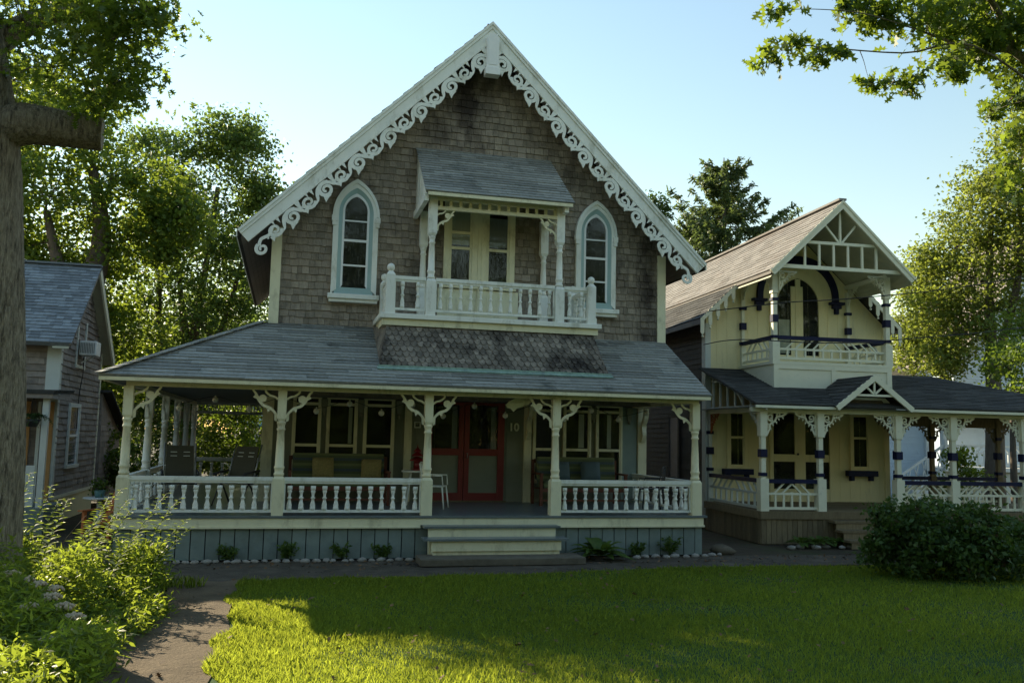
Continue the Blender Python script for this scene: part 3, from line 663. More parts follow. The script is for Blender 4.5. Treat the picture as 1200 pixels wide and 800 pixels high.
pp = turned_post('porch_post', 'cream', .205, .155, BZ0-FZ, .69, 1.66, .078)
for s in (1, -1):
    corner_bracket('bracket', 'cream', pp, (s*.08, 0, BZ0-FZ), (s, 0, 0), .44)
PX = [-1.02, 1.55, 4.205, 6.69, 9.62]
pp.parent = H1; pp.location = V(PX[1], 0, FZ)-OFF
for x in PX[2:4]: copy_tree(pp, H1, V(x, 0, FZ)-OFF)
pe = turned_post('porch_post', 'cream', .205, .155, BZ0-FZ, .69, 1.66, .078)
corner_bracket('bracket', 'cream', pe, (.08, 0, BZ0-FZ), (1, 0, 0), .44); pe.parent = H1; pe.location = V(PX[0], 0, FZ)-OFF
pe = turned_post('porch_post', 'cream', .205, .155, BZ0-FZ, .69, 1.66, .078)
corner_bracket('bracket', 'cream', pe, (-.08, 0, BZ0-FZ), (-1, 0, 0), .44); pe.parent = H1; pe.location = V(PX[4], 0, FZ)-OFF
SY = [2.44, 4.85, 7.07, 9.19, 11.3]
ps = turned_post('porch_post', 'trim', .19, .15, BZ0-FZ, .69, 1.66, .078)
corner_bracket('bracket', 'trim', ps, (0, -.08, BZ0-FZ), (0, -1, 0), .42)
ps.parent = H1; ps.location = V(PX[0], SY[0], FZ)-OFF
for y in SY[1:]: copy_tree(ps, H1, V(PX[0], y, FZ)-OFF)
ZR0, ZR1 = FZ+.05, 1.44
for a, b, nb in ((PX[0], PX[1], 12), (PX[1], PX[2], 12), (PX[3], PX[4], 13)):
    railing(H1, (a+.1, 0, 0), (b-.1, 0, 0), ZR0, ZR1, 'trim', nb, bal1, OFF)
ys = [0]+SY
for a, b in zip(ys[:-1], ys[1:]): railing(H1, (PX[0], a+.1, 0), (PX[0], b-.1, 0), ZR0, ZR1, 'trim', 4, bal1, OFF)
railing(H1, (PX[0]+.1, 11.3, 0), (XL, 11.3, 0), ZR0, ZR1, 'trim', 7, bal1, OFF)
railing(H1, (PX[4], .1, 0), (PX[4], YW, 0), ZR0, ZR1, 'trim', 9, bal1, OFF)
# back frieze with fretwork
mb = MB().box(-.95, 11.26, 2.72, XL, 11.34, 2.8)
for k in range(13):
    x = -.8+k*.155; mb.box(x-.012, 11.29, 2.8, x+.012, 11.31, BZ1)
for x in (-.35, .2, .75):
    mb.ribbon(FRX(11.3), spiral(x, 2.93, .12, 1.3), taper(23, .03, .02), .015, .03)
mb.box(-1.07, 11.24, BZ0, XL, 11.26, BZ1)
mb.build('back_frieze', 'bluewhite', H1)
# pilasters and porch windows
for x0, x1, c in ((1.13, 1.36, 'cream'), (4.18, 4.34, 'cream'), (6.93, 7.1, 'cream'), (9.72, 9.93, 'cream')):
    mb = MB().box(x0, YW-.07, FZ, x1, YW, 2.99)
    if x0 > 5:
        fr = FRS((x0+x1)/2, 1); mb.ribbon(fr, smoothpath([(YW-.08, 2.2), (YW-.16, 2.35), (YW-.12, 2.55), (YW-.26, 2.75), (YW-.3, 2.98)], 4), .1, -.05, .05)
    mb.build('pilaster', c, H1)
for x in (2.42, 3.21, 4.05, 7.76, 8.6, 9.5):      # small carved drops at the wall head
    mb = MB(); mb.box(x-.07, YW-.1, 2.8, x+.07, YW-.013, 2.97); mb.box(x-.05, YW-.08, 2.68, x+.05, YW-.013, 2.8); mb.lathe(x, YW-.06, [(2.58, .005), (2.62, .035), (2.68, .03)], 8)
    mb.build('carved_drop', 'sage', H1)
for i, (a, b) in enumerate(((1.8, 2.32), (2.52, 3.1), (3.32, 3.91), (7.18, 7.62), (7.91, 8.5), (8.71, 9.28))):
    cur = {1: [(2.95, 3.03, 2.02, 2.8)], 4: [(8.25, 8.38, 2.02, 2.8)], 5: [(8.95, 9.05, 2.02, 2.8)]}.get(i)
    sash_window(H1, a, b, 1.25, 3.0, YW-.013, 'cream', 1.97, cur, (2.86,), .03, .045)
# red double doors
mb = MB()
for a, b in ((4.72, 4.8), (5.41, 5.52), (5.535, 5.65), (6.31, 6.46)): mb.box(a, YW-.07, FZ, b, YW, 2.99)
for a, b in ((4.8, 5.41), (5.65, 6.31)):
    mb.box(a, YW-.066, FZ, b, YW, .97).box(a, YW-.066, 1.8, b, YW, 1.95).box(a, YW-.066, 2.93, b, YW, 2.99)
dr = mb.build('door', 'red', H1)
for a, b in ((4.8, 5.41), (5.65, 6.31)):
    MB().box(a, YW-.03, .97, b, YW-.002, 1.8).build('panel', 'sage', dr)
    MB().box(a, YW-.04, 1.95, b, YW-.036, 2.93).build('glass', 'glass', dr)
    MB().box(a, YW-.012, 1.95, b, YW-.004, 2.93).build('unlit_backing', 'dark', dr)  # room's darkness painted on a flat panel
    MB().box(b-.16, YW-.03, 1.95, b-.04, YW-.02, 2.9).build('curtain', 'curtain_b', dr)
MB().tube([(5.6, YW-.07, 1.75), (5.6, YW-.12, 1.75), (5.6, YW-.12, 1.85), (5.6, YW-.07, 1.85)], .012, 6).build('handle', 'metal', dr)
MB().box(4.66, YW-.09, FZ, 6.52, YW-.07, FZ+.035).build('threshold', 'wood', H1)

# ------------------------------------------------------------------ things on and at the main porch
OFF = V(6.55, YW, 2.37)
def text_obj(name, body, size, mat, loc, rot, parent=None, ext=.008):
    cu = bpy.data.curves.new(name, 'FONT'); cu.body = body; cu.size = size; cu.extrude = ext; cu.align_x = 'CENTER'; cu.align_y = 'CENTER'; cu.offset = .006
    t = bpy.data.objects.new(name, cu); COL.objects.link(t); dg = bpy.context.evaluated_depsgraph_get()
    me = bpy.data.meshes.new_from_object(t.evaluated_get(dg)); COL.objects.unlink(t); bpy.data.objects.remove(t)
    me.materials.clear(); me.materials.append(M[mat]); o = bpy.data.objects.new(name, me); COL.objects.link(o); o.location = loc; o.rotation_euler = rot
    if parent: o.parent = parent
    return o
tag(text_obj('house_number', '10', .25, 'ycream', (6.69, YW-.03, 2.45), (pi/2, 0, 0)), 'cream numerals 10 on the sage wall right of the red doors', 'house number')
OFF = V(4.47, YW, 2.39); pq = empty('wall_plaque', OFF, 'small square framed plaque on the sage wall left of the red doors', 'plaque')
MB().box(4.4, YW-.03, 2.39, 4.54, YW-.013, 2.53).build('frame', 'trim', pq); MB().box(4.42, YW-.034, 2.41, 4.52, YW-.03, 2.51).build('panel', 'sage', pq)
MB().prism(FRX(YW), [(4.43, 2.43), (4.45, 2.48), (4.47, 2.44), (4.49, 2.49), (4.51, 2.43)], .034, .037).build('picture', 'darkmetal', pq)
OFF = V(6.0, .35, 2.98); mb = MB(); fr = FRX(.35)     # carved fish ornament under the porch beam
mb.prism(fr, [(5.77, 2.86), (5.84, 2.93), (5.96, 2.99), (6.12, 3.03), (6.25, 3.02), (6.34, 2.97), (6.26, 2.9), (6.13, 2.84), (6.0, 2.8), (5.93, 2.73), (5.87, 2.79), (5.8, 2.8)], -.02, .02)
for x, z in ((5.98, 2.86), (6.08, 2.92), (6.17, 2.93)): mb.prism(fr, [(x, z), (x+.05, z+.06), (x+.08, z+.02)], .02, .035)
orn = mb.build('hanging_ornament', 'cream', None); orn.location = OFF; tag(orn, 'cream carved fish shaped ornament hanging before the red doors', 'ornament')
OFF = V(5, .5, 2.9); SLt = empty('string_light', OFF, 'white globe string lights swagged under the porch ceiling', 'lights')
mb = MB(); bl = []; pts = []; xs = list(np.arange(-.3, 9.6, .62))
for i, x in enumerate(xs):
    z = 2.9-(.0 if i % 2 else .17)-rnd(0, .05); p = (x, .95+.1*sin(i), z); pts.append(p); bl.append(p)
mb.tube(smoothpath(pts, 4), .006, 4); mb.build('wire', 'wire', SLt)
for p in bl: MB().ball(p[0], p[1], p[2]-.06, .058, 10).lathe(p[0], p[1], [(p[2]-.02, .018), (p[2]+.02, .014)], 6).build('bulb', 'bulb', SLt)
# recliners in the left porch
def recliner(name, x, y, rz, label):
    global OFF; OFF = ZERO; t = empty(name, (x, y, FZ), label, 'chair', None, rz)
    # local: sitter faces -y
    bk = (V(0, .12, .42), V(1, 0, 0), V(0, .34, .94).normalized(), V(0, -.94, .34).normalized())
    MB().prism(bk, [(-.27, 0), (.27, 0), (.25, .78), (-.25, .78)], -.012, .012).build('backrest', 'sling', t)
    sb = MB()
    for v in (.56, .64): sb.prism(bk, [(-.18, v), (-.06, v), (-.06, v+.012), (-.18, v+.012)], .012, .014).prism(bk, [(.06, v), (.18, v), (.18, v+.012), (.06, v+.012)], .012, .014)
    sb.build('slat_line', 'trim', t)
    MB().prism((V(0, .14, .42), V(1, 0, 0), V(0, -1, .1).normalized(), V(0, .1, 1).normalized()), [(-.27, 0), (.27, 0), (.27, .5), (-.27, .5)], -.012, .012).build('seat', 'sling', t)
    mb = MB()
    for s in (-1, 1):
        X = s*.29; mb.tube([(X, .12, .42), (X, .42, 1.2)], .016, 6); mb.tube([(X, .14, .42), (X, -.38, .47)], .016, 6)
    mb.build('frame', 'metal', t)
    for s in (-1, 1): MB().tube([(s*.33, .3, .68), (s*.33, -.3, .62)], .022, 6).build('armrest', 'darkmetal', t)
    for s in (-1, 1):
        X = s*.31; MB().tube([(X, .32, .66), (X, -.12, .36), (X, -.34, .0)], .018, 6).build('leg', 'darkmetal', t)
        MB().tube([(X, -.28, .62), (X, .06, .34), (X, .3, .0)], .018, 6).build('leg', 'darkmetal', t)
    return t
recliner('deck_chair', -.32, 1.9, .15, 'olive sling deck chair at the left corner of the main porch')
recliner('deck_chair', .72, 2.15, -.5, 'dark sling deck chair turned sideways beside the cottage corner')
# cushioned gliders
def glider(name, x0, x1, y, label, mat):
    global OFF; OFF = V((x0+x1)/2, y, FZ); t = empty(name, OFF, label, 'sofa'); z = FZ
    fr = MB()
    for x in (x0, x1): fr.box(x-.03, y-.4, z, x+.03, y-.34, z+.66); fr.box(x-.03, y+.3, z, x+.03, y+.36, z+.98); fr.box(x-.035, y-.42, z+.66, x+.035, y+.34, z+.7)
    fr.box(x0+.03, y-.38, z+.3, x1-.03, y-.34, z+.38); fr.box(x0+.03, y+.31, z+.9, x1-.03, y+.35, z+.99); fr.box(x0+.03, y-.38, z+.1, x1-.03, y-.35, z+.14)
    for k in range(5): fr.box(x0+.03, y-.3+k*.13, z+.34, x1-.03, y-.2+k*.13, z+.36)
    fr.build('frame', mat, t)
    c = MB().box(x0+.05, y-.4, z+.37, x1-.05, y+.2, z+.52).build('seat_cushion', 'stripe', t, bevel=.04)
    MB().prism(FRS((x0+x1)/2, 1), [(y+.12, z+.5), (y+.26, z+.5), (y+.3, z+1.03), (y+.19, z+1.05)], -(x1-x0)/2+.05, (x1-x0)/2-.05).build('back_cushion', 'stripe', t, bevel=.035)
    return t
glider('porch_glider', 1.75, 3.75, 2.55, 'long porch glider with green striped cushions left of the red doors', 'teak')
glider('porch_glider', 7.05, 9.0, 2.55, 'green striped porch glider with red brown arms right of the steps', 'teak')
def pillow(x, y, z, w, mat, label, rz=0, tilt=.25):
    mb = MB(); n = 9; vs = []; fs = []
    for k, s in enumerate((1, -1)):
        for j in range(n):
            for i in range(n):
                a, b = i/(n-1)*2-1, j/(n-1)*2-1; pinch = 1-.1*(1-abs(a*b)); th_ = .09*((1-a**4)*(1-b**4))**.6
                vs.append((a*w/2*(pinch if abs(b) > .99 else 1), -s*th_, b*w/2))
        for j in range(n-1):
            for i in range(n-1): o = k*n*n+j*n+i; fs.append((o, o+1, o+n+1, o+n))
    mb.add(vs, fs, True); o = mb.build('throw_pillow', mat, None, ZERO); o.location = (x, y, z+w/2); o.rotation_euler = (-tilt, 0, rz); tag(o, label, 'pillow'); return o
pillow(2.42, 2.6, FZ+.52, .44, 'pillow_y', 'mustard throw pillow on the left glider, nearer the corner post', .1)
pillow(3.42, 2.6, FZ+.52, .42, 'pillow_y', 'mustard throw pillow on the left glider, nearer the red doors', -.12)
pillow(7.62, 2.6, FZ+.52, .42, 'pillow_b', 'plain upright blue pillow half hidden behind the porch post', .05)
pillow(8.3, 2.55, FZ+.52, .44, 'pillow_b', 'blue dotted pillow leaning in the middle of the right glider', -.15, .35)
OFF = V(4.35, 2.5, FZ); t = empty('side_table', OFF, 'small pale side table beside the left glider holding a red lantern', 'table')
MB().lathe(4.35, 2.5, [(FZ+.68, .3), (FZ+.715, .3)], 20).build('tabletop', 'trim', t)
for a in range(4):
    x, y = .2*cos(a*pi/2+.7), .2*sin(a*pi/2+.7); MB().beam((4.35+x*1.3, 2.5+y*1.3, FZ), (4.35+x*.7, 2.5+y*.7, FZ+.68), .035, .035, (1, 0, 0)).build('leg', 'trim', t)
OFF = V(4.38, 2.5, FZ+.715); lz = FZ+.715
lt = empty('table_lantern', OFF, 'dark red pagoda lantern on the small side table', 'lantern')
MB().box(4.28, 2.4, lz, 4.48, 2.6, lz+.04).lathe(4.38, 2.5, [(lz+.04, .075), (lz+.2, .075)], 6).build('lamp_body', 'red', lt)
mb = MB()
for z, r in ((.2, .17), (.3, .13), (.39, .09)): mb.lathe(4.38, 2.5, [(lz+z, r), (lz+z+.025, r*.9), (lz+z+.09, r*.25)], 6)
mb.lathe(4.38, 2.5, [(lz+.47, .02), (lz+.55, .004)], 6); mb.build('tiered_roof', 'red', lt)
def metal_chair(x, y, rz, label, mat):
    global OFF; OFF = ZERO; t = empty('porch_chair', (x, y, FZ), label, 'chair', None, rz)
    MB().box(-.22, -.22, .43, .22, .22, .455).build('seat', mat, t, bevel=.01)
    mb = MB(); mb.tube(smoothpath([(-.21, .2, .45), (-.23, .25, .8), (-.15, .28, .9), (.15, .28, .9), (.23, .25, .8), (.21, .2, .45)], 4), .014, 6)
    for k in (-.1, 0, .1): mb.tube([(k, .21, .455), (k, .275, .89)], .009, 5)
    mb.build('backrest', mat, t)
    for sx in (-1, 1):
        MB().tube([(sx*.23, .22, .66), (sx*.25, -.2, .66), (sx*.24, -.22, .46)], .013, 6).build('armrest', mat, t)
        for sy in (-1, 1): MB().tube([(sx*.2, sy*.2, .44), (sx*.25, sy*.25, .0)], .015, 6).build('leg', mat, t)
    return t
metal_chair(4.62, 1.6, 1.2, 'white metal armchair just left of the red doors', 'trim')
metal_chair(9.2, 1.2, -2.2, 'dark metal chair at the right end of the porch behind the railing', 'darkmetal')

# ================================================================== YELLOW COTTAGE (local frame, rotated)
H2P = V(12.045, 1.594, 0); PSI = .055; OFF = ZERO
H2 = empty('yellow_cottage', H2P, 'yellow painted cottage with navy trim, upper balcony and lattice railings', 'house', None, -PSI)
F2 = .72; AX, AZ, EH, EZ2 = 2.46, 8.14, 1.893, 6.34; SL2 = (AZ-EZ2)/EH; Y2 = 2.97; YB2 = 13.5; W0, W1 = -.07, 5.13
mb = MB()
mb.prism(FRX(Y2), [(W0, .3), (W1, .3), (W1, AZ-SL2*(W1-AX)-.2), (AX, AZ-.22), (W0, AZ-SL2*(AX-W0)-.2)], -.14, 0)
x = W0+.3
while x < W1-.1: mb.box(x-.008, Y2-.006, .72, x+.008, Y2, AZ-SL2*abs(x-AX)-.35); x += .29
mb.build('front_wall', 'yellow', H2)
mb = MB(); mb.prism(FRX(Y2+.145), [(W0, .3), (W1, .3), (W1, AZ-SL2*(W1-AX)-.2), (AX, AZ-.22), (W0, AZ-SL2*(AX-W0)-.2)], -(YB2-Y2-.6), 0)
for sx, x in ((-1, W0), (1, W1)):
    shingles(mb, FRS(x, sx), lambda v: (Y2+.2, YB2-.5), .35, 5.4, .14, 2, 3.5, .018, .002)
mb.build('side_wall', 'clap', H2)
LX0 = MB().box(W0-.05, 4.72, 1.15, W0-.02, 5.56, 1.22).box(W0-.05, 4.72, 1.22, W0-.02, 4.82, 2.95).box(W0-.05, 5.46, 1.22, W0-.02, 5.56, 2.95).box(W0-.05, 4.72, 2.87, W0-.02, 5.56, 2.97).build('side_window', 'clap', H2)
MB().box(W0-.035, 4.82, 1.22, W0-.021, 5.46, 2.87).build('glass', pmat('grey_blind', (.22, .2, .22), .6), LX0)
for x in (W0-.03, W1-.12): MB().box(x, Y2-.03, .3, x+.15, Y2+.2, 5.3 if x < 1 else 5.3).build('corner_board', 'bluewhite' if x < 1 else 'yellow', H2)
# roof
mb = MB()
for s in (-1, 1):
    e, a = (AX+s*EH, EZ2), (AX, AZ); pl = [(a[0], a[1]), (e[0], e[1]), (e[0], e[1]-.1), (a[0], a[1]-.14)]
    mb.prism(FRX(.62), pl if s > 0 else pl[::-1], -(YB2-.62), 0); L = math.hypot(EH, AZ-EZ2)
    shingles(mb, plane_frame((e[0], .58, e[1]), (0, 1, 0), (-s, 0, SL2)), lambda v: (0, YB2-.58), -.02, L, .15, .25, .9, .022, .006)
mb.beam((AX, .58, AZ+.03), (AX, YB2, AZ+.03), .2, .05); mb.build('main_roof', 'roof_tan', H2)
mb = MB(); WX = 2.84
for s in (-1, 1):
    z_ = lambda d: AZ-SL2*d-.06
    pl = [(AX+s*(EH-.05), z_(EH-.05)), (AX+s*WX, z_(WX)), (AX+s*WX, z_(WX)-.09), (AX+s*(EH-.05), z_(EH-.05)-.09)]
    mb.prism(FRX(2.56), pl if s > 0 else pl[::-1], -(YB2-2.56), 0); L = (WX-EH+.0)*math.hypot(1, SL2)
    shingles(mb, plane_frame((AX+s*WX, 2.52, z_(WX)), (0, 1, 0), (-s, 0, SL2)), lambda v: (0, YB2-2.52), -.02, L, .15, .25, .9, .022, .006)
mb.build('wing_roof', 'roof_dark', H2)  # darker than the main slope: the tall cottage's shadow put into the colour
for s in (-1, 1):    # eave fascia of the wings
    MB().box(AX+s*WX-.02, 2.56, AZ-SL2*WX-.22, AX+s*WX+.02, YB2, AZ-SL2*WX-.085).build('eave_fascia', 'slate_wall', H2)
th2 = math.atan(SL2); c2, s2 = cos(th2), sin(th2)
for s in (-1, 1):
    fr = (V(AX, .6, AZ), V(s*c2, 0, -s2), V(-s*s2, 0, -c2), V(0, -1, 0)); RL2 = EH/c2+.04; mb = MB()
    mb.strip(fr, [(.02*SL2, .02), (RL2, .02)], [(.15*SL2, .15), (RL2, .15)], -.02, .03); mb.strip(fr, [(-.005*SL2, -.005), (RL2, -.005)], [(.045*SL2, .045), (RL2, .045)], -.02, .05)
    mb.build('rake_board', 'ycream', H2)
    # soffit boards
    mb = MB()
    for i in range(18):
        d0, d1 = i*.105, i*.105+.1; pl = [(AX+s*d0, AZ-SL2*d0-.17), (AX+s*d1, AZ-SL2*d1-.17), (AX+s*d1, AZ-SL2*d1-.19), (AX+s*d0, AZ-SL2*d0-.19)]
        mb.prism(FRX(.65), pl if s > 0 else pl[::-1], -(Y2-.66), 0)
    mb.build('soffit', 'gsoffit', H2)
    # wing rake with pendant fingers
    d0 = EH-.05; fr = (V(AX+s*d0, 2.54, AZ-SL2*d0-.05), V(s*c2, 0, -s2), V(-s*s2, 0, -c2), V(0, -1, 0)); Lw = (WX-d0)/c2; mb = MB()
    mb.strip(fr, [(0, 0), (Lw, 0)], [(.1, .1), (Lw+.0, .1)], -.02, .02)
    for k in range(5):
        u = .16+k*(Lw-.2)/4; top = V(AX+s*(d0+u*c2), 2.53, AZ-SL2*d0-.05-u*s2)
        x, z = top.x, top.z; ln = .3+.03*k
        mb.prism(FRX(2.535), [(x-.05, z-.03), (x+.05, z-.03), (x+.05, z-ln), (x, z-ln-.07), (x-.05, z-ln)], -.012, .012); mb.ball(x, 2.535, z-ln-.1, .032, 8)
    mb.build('wing_trim', 'ycream', H2)
# gable truss
mb = MB(); y = .74; zz = lambda x: AZ-SL2*abs(x-AX)
mb.box(AX-1.62, y-.04, 6.42, AX+1.62, y+.04, 6.51).box(AX-.98, y-.035, 7.05, AX+.98, y+.035, 7.12)
for k in range(6):
    x = AX-.98+.035+k*.382; mb.box(x-.025, y-.025, 6.51, x+.025, y+.025, 7.05)
mb.box(AX-.025, y-.025, 7.12, AX+.025, y+.025, zz(AX)-.16)
for s in (-1, 1): mb.beam((AX+s*.05, y, 7.13), (AX+s*.42, y, 7.56), .045, .05, (0, 1, 0))
mb.build('gable_truss', 'ycream', H2)
def ringed_post(name, parent, x, y, z0, z1, base_h, rings, mat='ycream', wb=.19, ws=.11, capm='navy'):
    p = MB().box(-wb/2, -wb/2, 0, wb/2, wb/2, base_h).box(-ws/2, -ws/2, base_h, ws/2, ws/2, z1-z0-.55).box(-wb*.42, -wb*.42, z1-z0-.55, wb*.42, wb*.42, z1-z0).build(name, mat, parent, ZERO); p.location = V(x, y, z0)
    for z, h, w in rings: MB().box(-w/2, -w/2, z-z0-h/2, w/2, w/2, z-z0+h/2).build('band', capm, p, ZERO)
    return p
def fan_railing(parent, p, q, z0, z1, mat='ycream', nv=8, cap='navy'):
    p, q = V(*p), V(*q); d = (q-p); L = d.length; d.normalize(); fr = (V(p.x, p.y, 0), d, V(0, 0, 1), d.cross(V(0, 0, 1)))
    r = MB().beam((p.x, p.y, z0+.03), (q.x, q.y, z0+.03), .06, .06).beam((p.x, p.y, z1-.2-.12), (q.x, q.y, z1-.2-.12), .05, .05)
    zm = z1-.32; c = L/2; st = L/nv
    for k in range(1, nv): r.prism(fr, [(k*st-.022, z0+.06), (k*st+.022, z0+.06), (k*st+.022, zm-.02), (k*st-.022, zm-.02)], -.02, .02)
    for k in range(nv//2+1):
        for s in (-1, 1):
            u0 = c+s*(k*st+.02); u1 = u0-s*.28*.8
            a, b = (u0, zm+.02), (u1, z1-.09)
            if s*(u1-c) < 0: t = (u0-c)/(u0-u1) if u0 != u1 else 1; b = (c, a[1]+(b[1]-a[1])*t)
            if 0.02 < u0 < L-.02: r.prism(fr, [(a[0]-.025, a[1]), (a[0]+.025, a[1]), (b[0]+.025, b[1]), (b[0]-.025, b[1])], -.018+.001*s, .018+.001*s)
    r = r.build('railing', mat, parent, ZERO)
    MB().beam((p.x, p.y, z1-.04), (q.x, q.y, z1-.04), .11, .09).build('rail_cap', cap, r, ZERO)
    return r
# upper balcony
XA, XB, YU, ZU = .94, 3.98, 1.2, 4.22
MB().box(.84, 1.1, 4.13, 4.06, Y2, 4.2).build('balcony_floor', 'ycream', H2)
MB().box(.87, 1.13, 3.5, 4.03, Y2, 4.13).box(.87, 1.105, 4.02, 4.03, 1.13, 4.13).box(.87, 1.1, 3.5, 1.0, 1.13, 4.02).box(3.9, 1.1, 3.5, 4.03, 1.13, 4.02).box(2.4, 1.105, 3.5, 2.52, 1.13, 4.02).build('balcony_fascia', 'ycream', H2)
UR = [(5.72, .07, .16), (5.25, .18, .15), (4.8, .07, .16)]
for x in (XA, XB):
    ringed_post('balcony_post', H2, x, YU, ZU-.02, 6.42, .5, UR)
    ringed_post('balcony_pilaster', H2, x, Y2-.05, ZU-.02, 6.3, .5, UR, wb=.12, ws=.08)
    corner_bracket('bracket', 'ycream', H2, (x+(.08 if x < 2 else -.08), YU-.1, 6.42), (1 if x < 2 else -1, 0, 0), .42, style=1)
    corner_bracket('bracket', 'ycream', H2, (x, YU+.1, 6.4), (0, 1, 0), .4, style=1); corner_bracket('bracket', 'ycream', H2, (x, Y2-.1, 6.4), (0, -1, 0), .4, style=1)
    MB().box(x-.05, YU, 6.4, x+.05, Y2, 6.5).build('side_beam', 'ycream', H2)
fan_railing(H2, (XA+.1, YU, 0), (XB-.1, YU, 0), 4.26, 4.83, nv=12)
for x in (XA, XB): fan_railing(H2, (x, YU+.1, 0), (x, Y2-.08, 0), 4.26, 4.83, nv=6)
# arched balcony doors
fr = (V(2.53, Y2, 0), V(1, 0, 0), V(0, 0, 1), V(0, -1, 0))
A0, A1 = arch(1.62, 4.2, 5.9, 6.82), arch(1.2, 4.2, 5.9, 6.62)
dd = MB().strip(fr, A0, A1, .001, .05).box(2.46, Y2-.05, 4.2, 2.6, Y2-.002, 6.6).box(2.33, Y2-.035, 4.2, 2.46, Y2-.002, 6.4).box(2.6, Y2-.035, 4.2, 2.68, Y2-.002, 6.4).box(1.93, Y2-.035, 4.2, 2.33, Y2-.002, 4.55).box(2.68, Y2-.035, 4.2, 3.13, Y2-.002, 4.55).build('arched_door', 'yellow', H2)
MB().prism(fr, arch(1.22, 4.2, 5.9, 6.63), .02, .024).build('glass', 'glass', dd); MB().prism(fr, arch(1.22, 4.2, 5.9, 6.63), .001, .006).build('unlit_backing', 'dark', dd)  # second prism: black backing for the unlit room
MB().box(1.98, Y2-.016, 4.6, 2.3, Y2-.01, 5.5).build('curtain', 'curtain', dd)
hm = MB(); R0 = [p for p in arch(2.36, 5.9, 6.1, 7.22)[1:-1]]; R1 = [p for p in arch(2.04, 5.9, 6.1, 7.0)[1:-1]]
hm.strip(fr, R0, R1, .001, .1)
for s in (-1, 1):
    x = 2.53+s*1.12; hm.box(x-.2, Y2-.16, 5.95, x+.2, Y2, 6.02); hm.box(x-.12, Y2-.12, 5.85, x+.12, Y2, 5.95); hm.box(x-.05, Y2-.1, 5.7, x+.05, Y2, 5.85)
hm.build('arch_hood', 'navy', H2)
# lower porch roof with the small cross gable
mb = MB(); py0, pz0, py1, pz1 = -.32, 3.1, 2.92, 4.12; ps_ = (pz1-pz0)/(py1-py0); px0, px1 = -.3, 9.6
fr = plane_frame((0, py0, pz0), (1, 0, 0), (0, 1, ps_)); LP = math.hypot(py1-py0, pz1-pz0)
mb.prism(fr, [(px0, 0), (px1, 0), (px1-3.2, LP), (px0, LP)], -.04, 0)
shingles(mb, fr, lambda v: (px0, px1-3.2*v/LP), 0, LP, .145, .3, .9, .018, .006)
gx, gz, gh = 2.58, 3.82, .98; gs = (gz-3.08)/gh; gy1 = py0+(gz-pz0)/ps_
for s in (-1, 1):
    frg = plane_frame((gx+s*gh, py0-.06, gz-gs*gh), (0, 1, 0), (-s, 0, gs)); Lg = math.hypot(gh, gh*gs)
    mb.prism(frg, [(0, 0), (.25, 0), (gy1-py0+.1, Lg), (0, Lg)], -.03, 0)
    shingles(mb, frg, lambda v: (-.02, .2+(gy1-py0-.1)*v/Lg), 0, Lg, .145, .3, .9, .018, .006)
mb.build('porch_roof', 'roof_dark', H2)
for s in (-1, 1):
    tg = math.atan(gs); fr = (V(gx, py0-.07, gz), V(s*cos(tg), 0, -sin(tg)), V(-s*sin(tg), 0, -cos(tg)), V(0, -1, 0)); Lg = gh/cos(tg)
    MB().strip(fr, [(-.01*gs, -.01), (Lg, -.01)], [(.11*gs, .11), (Lg, .11)], -.03, .02).build('porch_rake', 'ycream', H2)
mb = MB(); y = py0-.04; mb.box(gx-.52, y-.02, 3.33, gx+.52, y+.02, 3.38)
for a in (0, .85, -.85): mb.beam((gx, y, 3.37), (gx+.36*sin(a), y, 3.37+.36*cos(a)), .04, .04, (0, 1, 0))
mb.build('sunburst_trim', 'ycream', H2)
MB().prism(FRX(0), [(gx-.82, 3.04), (gx+.82, 3.04), (gx+.5, 3.32), (gx-.5, 3.32)], -.04, .02).build('gable_board', 'ycream', H2)
MB().box(px0, py0+.01, pz0-.09, gx-gh+.05, py0+.05, pz0-.03).box(gx+gh-.05, py0+.01, pz0-.09, px1, py0+.05, pz0-.03).build('eave_fascia', 'ycream', H2)
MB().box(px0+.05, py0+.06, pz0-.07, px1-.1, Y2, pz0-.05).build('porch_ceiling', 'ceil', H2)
MB().box(px0+.02, -.06, 2.93, px1, .06, 3.03).box(-.06, .06, 2.93, .06, Y2, 3.03).build('porch_beam', 'ycream', H2)
mb = MB()     # left end: open lattice under the roof verge
mb.beam((-.02, py0+.05, pz0-.08), (-.02, py1, pz1-.1), .05, .12); mb.box(-.05, .1, 3.04, .0, Y2, 3.09)
for k in range(6):
    y = .5+k*.42; mb.box(-.045, y-.025, 3.09, -.005, y+.025, pz0-.1+ps_*(y-py0))
mb.ribbon(FRS(-.02, -1), smoothpath([(.9, 3.1), (1.3, 3.45), (2.0, 3.7), (2.7, 3.75)], 4), .05, -.015, .015)
mb.build('verge_lattice', 'bluewhite', H2)
LR = [(2.46, .08, .15), (2.0, .18, .16), (1.53, .08, .15)]
P2 = [0, 1.404, 3.382, 4.82, 6.72, 8.62]
for i, x in enumerate(P2):
    p = ringed_post('porch_post', H2, x, 0, F2, 2.93, .72, LR, wb=.2)
    for s in ((1,) if i == 0 else (-1, 1)): corner_bracket('bracket', 'ycream', p, (s*.08, 0, 2.93-F2), (s, 0, 0), .46, style=1)
    if i == 0: corner_bracket('bracket', 'bluewhite', p, (0, .08, 2.93-F2), (0, 1, 0), .46, style=1)
pl = ringed_post('porch_pilaster', H2, 0, Y2-.08, F2, 2.93, .72, LR, 'bluewhite', wb=.13, ws=.09)
corner_bracket('bracket', 'orange', pl, (0, -.07, 2.93-F2), (0, -1, 0), .42, style=1)
